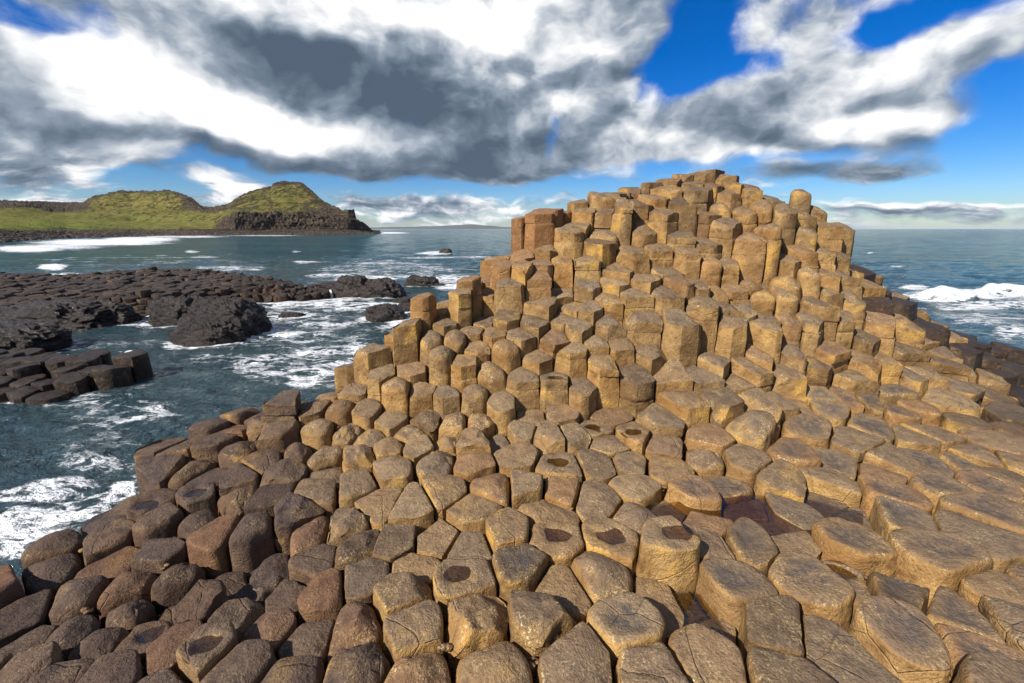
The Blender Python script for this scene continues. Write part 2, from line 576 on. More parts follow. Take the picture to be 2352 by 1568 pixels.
def mat_headland():
    m, t, bs, out = new_mat('grassy_basalt_headland')
    geo = t.n('ShaderNodeNewGeometry')
    pos = geo.outputs['Position']
    rock = t.attr('rock')
    lush = t.attr('lush')
    n1 = t.noise(pos, 0.11, 6.0, 0.62)
    n2 = t.noise(pos, 0.5, 6.0, 0.66)
    n3 = t.noise(pos, 1.7, 4.0, 0.7)
    g = t.mix(t.ss(n1, 0.35, 0.65), (0.190, 0.150, 0.046), (0.115, 0.120, 0.026))
    g = t.mix(t.ss(n2, 0.45, 0.72), g, (0.080, 0.066, 0.026))
    g = t.mix(lush, g, t.mix(n2, (0.115, 0.165, 0.022), (0.185, 0.215, 0.038)))
    ps = t.vm('MULTIPLY', pos, (1.0, 1.0, 0.22))
    col_n = t.noise(ps, 0.9, 5.0, 0.66)
    r = t.mix(t.ss(col_n, 0.35, 0.68), (0.035, 0.028, 0.023), (0.170, 0.128, 0.088))
    g = t.mix(t.ss(t.noise(pos, 0.22, 5.0, 0.7), 0.52, 0.64, 0.0, 0.5), g, (0.060, 0.056, 0.022))
    band = t.noise(t.vm('MULTIPLY', pos, (0.03, 0.03, 0.9)), 1.0, 3.0, 0.6)
    r = t.mix(t.ss(band, 0.45, 0.6, 0.0, 0.6), r, (0.03, 0.024, 0.02))
    g = t.mix(t.ss(n3, 0.5, 0.7, 0.0, 0.5), g, t.mix(1.0, g, (0.45, 0.42, 0.4), 'MULTIPLY'))
    rf = t.ss(t.m('ADD', rock, t.m('MULTIPLY', t.m('SUBTRACT', n2, 0.5), 1.5)), 0.36, 0.60)
    col = t.mix(rf, g, r)
    t.link(col, bs.inputs['Base Color'])
    bs.inputs['Roughness'].default_value = 0.95
    bs.inputs['Specular IOR Level'].default_value = 0.1
    h = t.m('ADD', t.m('MULTIPLY', n3, 0.6), t.m('MULTIPLY', t.m('MULTIPLY', col_n, rf), 2.2))
    t.link(t.bump(h, 1.0, 1.0), bs.inputs['Normal'])
    return m


def mat_plain(name, c, rough=0.9):
    m, t, bs, out = new_mat(name)
    pos = t.n('ShaderNodeNewGeometry').outputs['Position']
    n = t.noise(pos, 0.004, 5.0, 0.6)
    t.link(t.mix(n, tuple(0.7 * v for v in c), tuple(1.25 * v for v in c)), bs.inputs['Base Color'])
    bs.inputs['Roughness'].default_value = rough
    bs.inputs['Specular IOR Level'].default_value = 0.1
    return m


def mat_pool():
    m = bpy.data.materials.new('pool_water')
    m.use_nodes = True
    t = NT(m.node_tree)
    out = t.n('ShaderNodeOutputMaterial')
    tr = t.n('ShaderNodeBsdfTransparent')
    tr.inputs[0].default_value = (0.56, 0.46, 0.29, 1)
    gl = t.n('ShaderNodeBsdfGlossy')
    gl.inputs['Roughness'].default_value = 0.03
    gl.inputs[0].default_value = (0.9, 0.9, 0.9, 1)
    lw = t.n('ShaderNodeLayerWeight')
    lw.inputs[0].default_value = 0.5
    fac = t.m('ADD', t.m('MULTIPLY', t.m('POWER', lw.outputs['Facing'], 5.0), 0.90), 0.07)
    pos = t.n('ShaderNodeNewGeometry').outputs['Position']
    b = t.bump(t.noise(pos, 14.0, 2.0, 0.5), 0.08, 0.02)
    t.link(b, gl.inputs['Normal'])
    mx = t.n('ShaderNodeMixShader')
    t.link(fac, mx.inputs[0])
    t.link(tr.outputs[0], mx.inputs[1])
    t.link(gl.outputs[0], mx.inputs[2])
    t.link(mx.outputs[0], out.inputs[0])
    return m


M_BASALT = mat_basalt()
M_BLACK = mat_wetrock('black_wet_rock', (0.012, 0.009, 0.008), (0.046, 0.033, 0.026), 0.34)
M_SHORE = mat_wetrock('shore_boulders', (0.030, 0.024, 0.020), (0.085, 0.062, 0.045), 0.7, 0.4)
M_SEA = mat_sea()
M_HEAD = mat_headland()
M_FAR = mat_plain('distant_moorland', (0.07, 0.075, 0.055))
M_POOL = mat_pool()




# ------------------------------------------------------------------ headland across the bay
def ip(x, pts):
    p = np.array(pts, float)
    return np.interp(x, p[:, 0], p[:, 1])


def build_headland():
    nx = 560
    x = np.concatenate([np.linspace(-520, 0, 90, endpoint=False), np.linspace(0, 874, nx - 90)])
    ys = ip(x, [(-520, 580), (0, 556), (60, 551), (150, 545.5), (300, 541.5), (500, 540.5), (650, 539), (800, 538), (874, 537)])
    _, _, dz = ray(x, ys)
    Zs = -EYE / dz
    yr = ip(x, [(-520, 452), (0, 462), (50, 464), (190, 466), (203, 458), (212, 452), (230, 447), (262, 441), (285, 437.5), (318, 437), (345, 439), (372, 437), (400, 439.5),
                (425, 447), (445, 458), (463, 474), (478, 479), (500, 475), (522, 471), (540, 459), (556, 451), (582, 438), (605, 433), (622, 430), (628, 422), (640, 418),
                (652, 416), (664, 419), (690, 420), (702, 426), (712, 436), (728, 449), (744, 463), (760, 474), (772, 478), (786, 483), (800, 483), (814, 484),
                (817, 497), (820, 508), (834, 512), (846, 520), (856, 529), (874, 537)])
    grass = ip(x, [(-520, 540), (0, 531), (250, 528), (480, 528), (520, 530), (600, 529), (760, 528), (830, 531), (856, 535), (874, 537)])
    l3 = ip(x, [(-520, 506), (0, 500), (120, 497), (200, 500), (300, 508), (420, 510), (500, 503), (535, 491), (640, 489), (700, 488), (730, 500), (800, 505), (818, 510), (834, 515), (856, 531), (874, 537)])
    l4 = ip(x, [(-520, 480), (0, 482), (60, 478), (120, 490), (200, 487), (300, 475), (420, 482), (500, 489), (535, 478), (600, 466), (660, 460), (700, 470), (730, 484), (800, 501), (818, 509), (834, 514), (856, 530), (874, 537)])
    far_l = ip(x, [(-520, 1), (150, 1), (215, 0), (874, 0)])
    cliff = ip(x, [(-520, 0), (480, 0), (540, 1), (874, 1)])
    Z2 = Zs + ip(x, [(-520, 25), (300, 22), (520, 14), (874, 8)])
    Z3 = Z2 + ip(x, [(-520, 60), (150, 70), (480, 40), (540, 6), (820, 5), (874, 2)])
    Z4 = Z3 + ip(x, [(-520, 40), (150, 45), (480, 24), (540, 22), (700, 22), (735, 14), (800, 3), (874, 2)])
    Z5 = Z4 + ip(x, [(-520, 120), (170, 160), (215, 40), (480, 20), (540, 34), (660, 40), (740, 22), (800, 4), (874, 3)])
    rows = [(ys + 4, Zs * 0.97, .9), (ys, Zs, .9), (grass, Z2, .8), (l3, Z3, 0), (l4, Z4, 0), (yr, Z5, 0)]
    pts = [unproj(x, v, Z) for v, Z, _ in rows]
    back = pts[-1].copy()
    sc_ = 1 + 0.35
    back[:, :2] *= sc_
    back[:, 2] = np.maximum(back[:, 2] * 0.75, 2)
    back2 = pts[-1].copy()
    back2[:, :2] *= 1.7
    back2[:, 2] = -2
    pts += [back, back2]
    steps = [4, 12, 26, 26, 30, 10, 6]
    G, rock, lush = [], [], []
    for k, n in enumerate(steps):
        a, b = pts[k], pts[k + 1]
        for j in range(n + (1 if k == len(steps) - 1 else 0)):
            t_ = j / n
            P = a * (1 - t_) + b * t_
            if k in (3, 4):
                P[:, 2] = a[:, 2] * (1 - t_) + b[:, 2] * t_ + 0.06 * (b[:, 2] - a[:, 2]) * math.sin(math.pi * t_)
            G.append(P)
            if k <= 1:
                rk = np.full(len(x), .95 if k == 0 or t_ < .85 else .6)
                lu = np.zeros(len(x))
            elif k == 2:
                rk = cliff * 0.95 + (1 - cliff) * (.30 * (1 - t_) ** 3)
                lu = (1 - cliff) * ip(x, [(-520, .9), (200, .8), (330, .4), (420, .2), (500, .1), (874, 0)]) * (1 - .8 * t_)
            elif k == 3:
                rk = .14 + .35 * cliff * ip(x, [(480, .2), (700, .2), (735, 1.6), (874, 1.8)]) - .1 * far_l
                lu = .35 * (1 - cliff) * (1 - t_)
            elif k == 4:
                crest = sstep(t_, .72, 1.0)
                rk = .15 + .42 * crest * (1 - .3 * far_l) + 1.1 * far_l * sstep(x, -40, 60) * sstep(t_, .05, .2) * (1 - sstep(t_, .93, 1)) + .25 * cliff * ip(x, [(540, .8), (600, .2), (690, .1), (740, .9), (874, 2)])
                rk = rk + .35 * sstep(x, 400, 440) * (1 - sstep(x, 500, 530))
                lu = np.zeros(len(x)) + .05
            else:
                rk, lu = np.full(len(x), .3), np.zeros(len(x))
            rk = np.where(x > 818, 1.0, rk)
            rock.append(rk)
            lush.append(lu)
    G = np.array(G)
    rock, lush = np.clip(np.array(rock), 0, 1), np.clip(np.array(lush), 0, 1)
    # relief: gullies and outcrops
    rid = ridged(G * np.array([.10, .10, .06]), 5)
    cols = ridged(G * np.array([.55, .55, .09]), 3)
    fb = fbm(G * .05, 5)
    hgt = np.clip(G[..., 2] / 6, 0, 1)
    taper = sstep(874 - x, 0, 60)[None, :]
    far = np.linalg.norm(G[..., :2], axis=-1, keepdims=True)
    push = (rock * (1.5 * cols + 2.4 * rid) + (1 - rock) * .9 * rid) * (0.25 + .75 * hgt) * taper
    G[..., :2] += -G[..., :2] / far * push[..., None]
    G[..., 2] += ((fb * 1.8 + .7 * rid * rock) * hgt) * taper
    G[..., 2] += np.where((G[..., 2] > .1) & (G[..., 2] < 4), .5 * np.abs(pn(G * .8)) + .25 * np.abs(pn(G * 2.1)), 0) * rock * taper
    crag = sstep(ridged(G * .22 + 5, 3), .25, .7) * (rock > .45)
    G[..., 2] += crag * .8 * hgt * taper
    rock = np.clip(rock + .45 * (rid - .1), 0, 1)
    n, m = G.shape[:2]
    me = mk_mesh('headland', G.reshape(-1, 3), grid_faces(n, m))
    add_attr(me, 'rock', rock.ravel())
    add_attr(me, 'lush', lush.ravel())
    tag(link('headland', me, M_HEAD), kind='structure')
    # boulders along the far shore
    rg = np.random.default_rng(3)
    Vs, Fs, vo = [], [], 0
    u, v = np.meshgrid(np.arange(5) / 4 * math.pi, np.arange(7) / 7 * 2 * math.pi, indexing='ij')
    ball = np.stack([np.sin(u) * np.cos(v), np.sin(u) * np.sin(v), np.cos(u)], -1).reshape(-1, 3)
    bf = grid_faces(5, 7, True)
    for _ in range(1500):
        xx = rg.uniform(-60, 862)
        f_ = rg.uniform(-.15, .9) ** 1
        yv = np.interp(xx, x, ys) * (1 - f_) + np.interp(xx, x, grass) * f_
        Zz = np.interp(xx, x, Zs) * (1 - f_) + np.interp(xx, x, Z2) * f_
        p = unproj(xx, yv, Zz)
        s_ = rg.uniform(.25, .9) * (1.5 if rg.random() < .1 else 1)
        B = ball * (1 + .35 * pn(ball * 1.6 + rg.uniform(0, 90, 3)))[:, None]
        Vs.append(B * s_ * np.array([1.2, 1, .65]) + p + (0, 0, .1))
        Fs.append(bf + vo)
        vo += len(B)
    me = mk_mesh('shore_rocks', np.concatenate(Vs), np.concatenate(Fs), smooth=False)
    tag(link('shore_rocks', me, M_SHORE), 'dark boulders heaped along the far shore below the green hills', 'rocks', kind='stuff')
    # low hills on the far side of the sea
    xs = np.linspace(700, 1330, 160)
    yt = ip(xs, [(700, 525), (820, 523.4), (870, 521.4), (905, 520.8), (950, 520.3), (975, 519), (1000, 519.4), (1035, 517), (1060, 516), (1085, 514.4), (1105, 516.5), (1130, 518.2), (1160, 521.2), (1200, 521.0), (1260, 523.5), (1330, 525)])
    base = unproj(xs, np.full_like(xs, 525.3), np.full_like(xs, 9000.))
    base[:, 2] = -2
    top = unproj(xs, yt, np.full_like(xs, 9900.))
    top[:, 2] += 3 * pn(np.stack([xs * .3, xs * 0, xs * 0], -1))
    rear = top * np.array([1.15, 1.15, 0]) - (0, 0, 2)
    mid = (base + top) / 2 + np.stack([xs * 0, xs * 0, 9 * pn(np.stack([xs * .11, xs * 0 + 3, xs * 0], -1))], -1)
    GG = np.array([base, mid, top, rear])
    me = mk_mesh('distant_hills', GG.reshape(-1, 3), grid_faces(4, len(xs)))
    tag(link('distant_hills', me, M_FAR), kind='structure')


build_headland()
# ------------------------------------------------------------------ the causeway
# shape of the ground the column tops follow: picture point + height (or depth)
CTRL_Z = [  # (x, y, height above sea)
    (1176, 1500, .86), (1700, 1450, .86), (2250, 1450, .86), (2250, 1150, .86), (1176, 1250, .85), (1700, 1200, .83), (1950, 1150, .84),
    (850, 1500, .84), (600, 1500, .70), (300, 1500, .64), (60, 1500, .60), (-150, 1500, .45), (850, 1300, .82), (600, 1320, .70),
    (400, 1350, .66), (100, 1400, .60), (-60, 1380, .40), (700, 1180, .80), (450, 1180, .70), (330, 1130, .72), (260, 1240, .62), (120, 1290, .55),
    (1300, 1100, .84), (800, 1050, .86), (450, 1080, .80), (380, 1030, .82), (600, 990, .93), (700, 920, 1.05), (1000, 920, 1.12),
    (1100, 1000, .93), (1350, 960, .97), (1300, 870, 1.27), (850, 850, 1.25), (950, 785, 1.50), (1100, 800, 1.52),
    (1550, 870, 1.24), (1600, 1000, .92), (1850, 1000, .86), (1850, 900, 1.02), (2050, 900, .92), (2250, 880, .86), (2250, 1000, .82),
    (2330, 920, .70), (1850, 800, 1.42), (2050, 800, 1.30), (2450, 1200, .80), (2500, 1500, .84), (1176, 1900, .86), (300, 1900, .6), (2000, 1900, .86),
]
CTRL_D = [  # (x, y, depth)
    (1450, 680, 5.25), (1450, 580, 5.8), (1500, 500, 6.25), (1550, 430, 6.65), (1650, 398, 6.95), (1850, 600, 5.95), (1850, 700, 5.45),
    (2050, 700, 6.0), (1200, 700, 5.25), (1200, 620, 5.7), (1050, 720, 5.15), (1130, 650, 5.55), (980, 740, 5.0),
    (1220, 520, 6.1), (1350, 460, 6.4), (1750, 430, 6.8), (1850, 480, 6.7), (1920, 560, 6.6), (1925, 528, 6.85), (1960, 620, 6.6), (2030, 650, 6.7),
    (2170, 745, 6.6), (2290, 800, 6.7), (1650, 620, 5.7), (1650, 520, 6.25), (1300, 580, 5.85), (1250, 760, 4.95),
]
CTRL_W = [  # (x, y, z) metres: the far side, unseen, and the drop into the sea
    (1.6, 8.2, 2.9), (3.4, 8.2, 3.0), (5.0, 8.0, 2.3), (0.4, 7.8, 2.0), (1.6, 9.6, 1.6), (3.4, 9.7, 1.7), (5.4, 9.4, 1.2), (6.8, 8.4, 1.0),
    (2.5, 11.2, .1), (4.5, 11.3, .1), (0.4, 10.2, .1), (-.6, 8.2, .6), (-.7, 6.8, 1.0), (-1.5, 6.0, .4), (-1.2, 5.6, 1.0), (-2.0, 5.5, .1), (-2.6, 4.9, .0), (-3.3, 4.4, -.1),
    (-4.1, 3.6, .0), (-3.8, 4.0, .0), (-4.3, 2.9, -.1), (-3.9, 2.4, .0), (-3.4, 1.8, .1), (7.5, 10.0, .1), (8.8, 8.5, .1), (10, 7.2, .1), (8.2, 7.4, .55), (9.2, 6.0, .5),
    (-4.5, 1.0, .1), (-3, .2, .4), (0, -.6, .86), (3, -.6, .86), (6, 1, .85), (8, 3, .8), (9, 4.4, .65), (10.5, 3, .5), (11, 5.5, .1),
]
# heights were read for an eye 2.8 m up; the place is 1.22 times larger, the mound a little deeper still
SCL = EYE / 2.8
_c = [tuple(on_level(x, y, EYE - (2.8 - z) * SCL)) for x, y, z in CTRL_Z]
_c += [tuple(unproj(x, y, 4.7 * SCL + (d - 4.7) * 1.18)) for x, y, d in CTRL_D]
_c += [(x * SCL, (y if y < 6.4 else 6.4 + (y - 6.4) * 1.15) * SCL, z * (SCL if z > .3 else 1)) for x, y, z in CTRL_W]
_c = np.array(_c, float)
_cx, _cz = _c[:, :2], _c[:, 2]
_K = np.linalg.norm(_cx[:, None] - _cx[None], axis=2)
_A = np.block([[_K + np.eye(len(_c)) * 0.06, np.ones((len(_c), 1))], [np.ones((1, len(_c))), np.zeros((1, 1))]])
_w = np.linalg.solve(_A, np.concatenate([_cz, [0]]))


def ground(xy):
    xy = np.asarray(xy, float)
    d = np.linalg.norm(xy[..., None, :] - _cx, axis=-1)
    return d @ _w[:-1] + _w[-1]


_ZS = np.concatenate([np.arange(0.9, 11.0, 0.015)])


def hit_ground(x, y):
    dx, dy, dz = ray(x, y)
    P = np.stack([dx * _ZS, dy * _ZS], -1)
    g = ground(P) - (EYE + dz * _ZS)
    k = np.nonzero(g > 0)[0]
    if len(k):
        return float(_ZS[k[0]])
    return float(_ZS[int(np.argmax(g - 0.02 * np.abs(_ZS - 7.8)))])


# column tops read off the photograph: sheet origin, scale, then "x y [rise] [flags]"
# flags: d domed  p holds a pool  l sunk  r broken and rough  k wet dark  s dished and stained  t flat sharp top
SHEETS = [
 (1850, 600, 1.47, """
1345 82 10 t;1388 112 t;1285 100 t;1190 105 t;1090 132 t;935 152 t;850 182 t;655 208 d;745 208;805 215;925 190 t;1060 182 20 t;1240 150;1330 165;1425 158 t;
1545 192 20 t;1262 185 50;1415 205;1520 165;580 262 t;490 312 10;602 312 20 t;398 305 110 t;305 322 120 t;232 350 130 t;712 320 60;822 262 170 r;925 278 20;
1012 240 20 t;1152 265 80 t;1052 320 60 t;1310 330 45 t;1400 268 d;1478 290 20 d;1602 252 70 d;1650 242;1745 275 150 d;1840 190 40 dn;1915 292 40 d;1845 310 100 d;
1968 385 60;2048 410 60;1885 415 70 d;1672 385 200 d;925 400 20 d;562 388;525 422 60 t;702 425 d;690 492 15 t;1402 375 110 t;1540 445 130 d;1170 455 10 t;1290 497 t;
872 540 25 t;1045 518 35;1195 540 40;1325 575 50 d;1455 618 40;1842 530 20;1958 545 10;2022 560;
365 530 20 t;175 568 t;262 562 t;130 590 30 t;80 622 20 t;232 615 150 t;362 605 t;470 592 30;607 588 35;350 682 90 t;145 715 80 t;65 700;38 770;
472 775 l;612 732;790 645 t;775 712;950 695;1085 655 l;1120 702 20;1258 725;1362 750 10 d;1452 755 l;1562 710 d;1600 770 d;1732 770 d;1762 690 40 d;1862 630 70 d;1785 590 20;1995 662;2080 680;2150 650 k;2130 640;
2195 730;2110 772 10 d;1972 757;1912 830;2272 822 k;2300 758 k;
382 832 50;522 858 l t;522 928 l;662 855;722 805;872 780 10;1085 770 10;1292 825 120;1418 850;1532 855;1722 900 d;1628 912;1872 925 20;1650 960 50;2082 905 30;2272 922;
1452 930 120;1160 930 130;937 920 40;740 942 15 t;555 968 t;300 940 30;145 910 t;245 1010;50 1002;155 1060 60 d;60 1180 60 d;
452 1030;532 1090 70;632 1050;800 1070 10;972 1112;1352 1150;332 1140;697 1170 50;262 1240 10;432 1250 p;865 1222;1092 1240;1272 1240 l;1552 1192;1752 1100 10;1605 1122 l;
2012 1100;1912 1172;2202 1040 10;2300 1160;1752 1230;2122 1240;1480 1275 l;592 1290;"""),
 (1200, 1000, 1.96, """
1172 140 t;1212 185 t;1302 150 t;1105 238 10 t;1262 235 t;1332 250;1165 310;1315 340 20;880 275 150 t;1110 372;980 470;1250 470;720 465;722 540 50;945 560 40 d;
1120 560 20 d;1212 530;1350 550;1300 640;1215 668 l;1022 660 50 d;622 682 50 d;538 672;432 790 30;535 850 80;645 912 90 d;762 830 t;1170 772 100;1232 952 110 d;1437 1062 20;
850 972 50;1030 1002 40;440 1130;572 1202 20;842 1190 10 r;1082 1180 60 d;1282 1212 r;325 975;190 1077 d;100 1022;30 1100;62 1232 d;285 1272 d r;1850 920 p;2065 952 100;
1652 1195 l t;1892 1165 l t;2222 1190 l t;1502 1272;1742 1282;2012 1300;2172 1272 l p;2262 1382;1102 1360 d r;1312 1342 r;1335 1385 l;652 1390;862 1400;450 1352 r;722 1332 r;
122 1442 d r;402 1462 r;932 1472 20 d;1232 1492;1552 1462;1892 1532 p;2182 1522;592 1532;"""),
 (1300, 1400, 1.267, """
300 530;112 562;275 520;470 470 20 d;1430 480;1490 592 10;770 580 40 d;932 570 50;1095 612 10;520 612 40;362 672 20;192 692;662 702 10;1272 652;1030 712;1470 732 d;
60 772 r;50 882 r;815 800 30;470 862 t;252 872 t;642 892 l;372 992 l;112 1022;1062 842 p;1352 842 p;912 962 30 s;622 1032 20 p;1282 985 40 d;322 1092 l;1082 1090;1022 1182 r;
692 1222 20 r;362 1272 40;92 1262 d r;112 1432 d;1442 1252 40 s;1192 1422 20;762 1452 d;382 1492 d;1542 1482 r;1462 330 p;1352 262 l;1602 380;1362 395;1600 262 10;"""),
 (0, 1500, 1.378, """
1500 42;1560 72 d;1722 32;1850 22;1792 82;1632 92 d;1382 132 20 d;1262 122;1490 152 r;1132 172 10;1482 202;1222 212;1272 292 d;1130 262;1002 292;862 302 10 t;1682 192 d;1842 212 d;1562 292 d;
1392 362;1732 352 d r;1880 372;850 412 10;1002 392 d;1282 462;1502 432 r;1742 452 l;1082 480 l;1252 552 d;1042 542 p;1432 552;1682 512;802 602 10 p;652 622 l;552 722 l;862 662;
1060 692 10 d;1172 752 20;1352 692 40 d;1542 632 r;1560 752 50 d;1782 642 r;1850 722;592 762 10;332 792 d;842 842;252 922 d;392 1052 10 d;622 922 l;702 1000 10 d;872 952 60 d;1092 1112 10 r;
1382 982 l;1692 902 40;1202 1062 l;1342 1102 r;1512 1112 l;1700 1062 l;52 1042;92 1222;62 1382;332 1282 30 d;642 1152 d;852 1222 l;482 1342 40 d;782 1322 l p;962 1332 30;1192 1272 50 p;
1422 1252 10;1532 1332;1292 1212 r;1312 1432 30;722 1452;1042 1512;1500 1522 d;182 1480;30 1500;340 1500;"""),
 (2500, 1500, 1.378, """
202 42 50;392 42 20;592 42;722 62;782 82 l;922 22 l s;1072 32 l s;1212 52 s;962 92 s;1442 82;1272 112 l s;1592 42;1702 152;1942 122;1962 202;132 142 20;562 152 70 d;332 242;862 182 s;1202 192 s;
1122 272 10;1432 252;1532 232;102 292;322 332 d;512 352 10;792 322 s;1012 390 l s;1302 352;1252 452 l;1502 382 l s;1682 392 l s;1762 332;1902 272;1990 382;1902 452;112 422;52 522;242 522 10 s;
512 532 s;742 472;1002 472;560 655 l;752 642 l;962 622 l;1292 532 s;1562 502 s;1832 502 s;1332 652 s;1802 622 s;1782 752;132 772 120 p;230 1180 l;330 1290 l;110 1140 l;110 670 l;300 705 l;640 745 l;790 840 l;1090 690 l;312 802 l;552 792 s;1082 792 s;1592 842 20 s;402 1002 s;872 962 s;
1102 985 l p;1432 1052 s;1652 1202 l s;742 1252 20;1382 1262 s;302 1422;1002 1442 l p;792 1532;1852 1402 s;1952 1082;1932 1222;1962 1542;"""),
 (2900, 900, 1.96, """
790 272 k;882 332 d k;970 402 k;1002 520;1112 502 k;1182 642 50 d;992 642;1332 692 k;1432 702 k;1512 772;1372 792;1652 812 k;1650 782 k;1792 852 k;1622 872 k;1752 922 k;1962 852 k;
1462 902;1232 882;952 812;872 932;1062 972 d;1202 1052;1482 962;1652 1022;1852 1052 k;1952 992 k;1562 1122;1752 1082;1782 1182;1402 1152 d;1302 1032 l;1132 1182 s;942 1202 s;1272 1282;1602 1302;
1642 1422 d;1962 1282;2032 1182 k;1952 1402;1342 1452;1202 1482;1800 1500;1002 1382 s;1980 1522;"""),
]
KD = 2352.0 / 3957.0
cand = []
for ox, oy, s, txt in SHEETS:
    for item in txt.replace('\n', '').split(';'):
        q = item.split()
        if len(q) < 2:
            continue
        x, y = (ox + float(q[0]) / s) * KD, (oy + float(q[1]) / s) * KD
        rise, fl = 0.0, ''
        for e in q[2:]:
            if e[0].isdigit():
                rise = float(e) / s * KD
            else:
                fl += e
        cand.append((x, y, rise, fl, ox))


def sheet_e(pts):
    return np.array([((2500 + a / 1.378) * KD, (1500 + b / 1.378) * KD) for a, b in pts])


BIG_POOLS = [  # outline of the hollow in the photograph, water level
    (sheet_e([(-20, 625), (180, 600), (420, 570), (640, 570), (880, 595), (1150, 660), (1150, 715), (905, 735), (840, 800), (900, 880), (800, 895),
              (690, 800), (560, 745), (380, 745), (200, 745), (60, 720)]), .90,
     'long brown rock pool winding between sunken column tops'),
    (sheet_e([(120, 1090), (260, 1085), (340, 1200), (450, 1335), (300, 1345), (110, 1310), (10, 1150)]), .85,
     'deep amber pool in a dark gap beside the upright column with a cupped top'),
    (sheet_e([(950, 1375), (1060, 1360), (1210, 1480), (1240, 1600), (960, 1600), (930, 1460)]), .92,
     'brown pool at the bottom edge of the pavement'),
]


def inside(poly, x, y):
    r_ = False
    j = len(poly) - 1
    for i in range(len(poly)):
        xi, yi = poly[i]
        xj, yj = poly[j]
        if (yi > y) != (yj > y) and x < (xj - xi) * (y - yi) / (yj - yi) + xi:
            r_ = not r_
        j = i
    return r_


locked = []
sites, tops, flags, dpx, sheets = [], [], [], [], []
for x, y, rise, fl, sheet in cand:
    foot = y + rise * 0.7
    if 'l' in fl:
        foot -= 9 + (y - 525) * 0.012
    Z = hit_ground(x, foot)
    fx, fy, fz = unproj(x, foot, Z)
    zr = float(np.interp(x, [0, 150, 300, 400, 600, 800, 940], [.72, .76, .84, .98, 1.10, 1.36, 1.75]))
    if x < 940 and y > 800 and fz < min(zr - .05, .62):      # the rim above the channel
        fx, fy, fz = on_level(x, foot, zr)
    # the height at which a top standing over that foot is seen at y
    b = (H0 / 2 - y) / F0
    # solve (fy*SP + h*CP) = b*(fy*CP - h*SP)
    h = fy * (b * CP - SP) / (CP + b * SP)
    dnew = fy * CP - h * SP
    px = (x - W0 / 2) / F0 * dnew
    p2 = np.array([px, fy])
    for poly, lev, _l in BIG_POOLS:
        if inside(poly, x, y):
            q3 = on_level(x, y, lev - 0.05)
            up_ = .03 if (round(x) + round(y)) % 3 == 0 else -.05
            q3 = on_level(x, y, lev + up_)
            p2, h = q3[:2], lev + up_ - EYE
            fl = fl.replace('p', '') + 't'
    rad = float(np.interp(y, [400, 800, 1000, 1300, 1550], [30, 38, 48, 70, 90]))
    if any(q != sheet and math.hypot(x - u, y - v) < rad for q, (u, v) in zip(sheets, dpx)):
        continue
    locked.append(any(inside(poly, x, y) for poly, _a, _b in BIG_POOLS))
    sites.append(p2)
    tops.append(EYE + h)
    flags.append(fl)
    sheets.append(sheet)
    dpx.append((x, y))
n_seen = len(sites)
# ease apart tops that were read too close together, each staying on its own line of sight
Q = np.array(sites)
for it in range(40):
    df = Q[:, None] - Q[None]
    ds = np.linalg.norm(df, axis=2) + np.eye(len(Q)) * 9
    ov = np.clip(.315 - ds, 0, None)
    mv = (df / ds[..., None] * ov[..., None]).sum(1) * .25
    Q = Q + np.clip(mv, -.03, .03) * np.where(np.array(locked), 0, 1)[:, None]
for i in range(n_seen):
    if not locked[i]:
        b = (H0 / 2 - dpx[i][1]) / F0
        tops[i] = float(np.clip(EYE + Q[i, 1] * (b * CP - SP) / (CP + b * SP), tops[i] - .10, tops[i] + .10))
    sites[i] = Q[i]
# neighbours nobody sees clearly: fill the gaps, the hidden far side and the ground behind the camera
sp = 0.50
rows = []
yy, k = -1.0, 0
while yy < 14.2:
    xx = -5.6 + (k % 2) * sp / 2
    while xx < 13.4:
        rows.append((xx, yy))
        xx += sp
    yy += sp * 0.866
    k += 1
rows = np.array(rows) + RNG.uniform(-.06, .06, (len(rows), 2))
gz = ground(rows)
arr = np.array(sites)
for (px, py), g in zip(rows, gz):
    if g < 0.02:
        continue
    x, y, d = proj(np.array([px, py, g]))
    lim = .53 if (-80 < x < 2430 and y < 1640 and py < 7.2) else .46
    if np.min(np.linalg.norm(arr - (px, py), axis=1)) < lim:
        continue
    sites.append(np.array([px, py]))
    arr = np.vstack([arr, (px, py)])
    tt = float(g) - 0.06 + random.uniform(-.05, .02)
    for poly, lev, _l in BIG_POOLS:
        q = proj(np.array([px, py, lev]))
        if inside(poly, q[0], q[1]):
            tt = lev - 0.12
    tops.append(tt)
    flags.append('')
    dpx.append((float(x), float(y)))
S = np.array(sites)
T = np.array(tops)
NS = len(S)
print('columns seen', n_seen, 'all', NS)


POOLS = {}


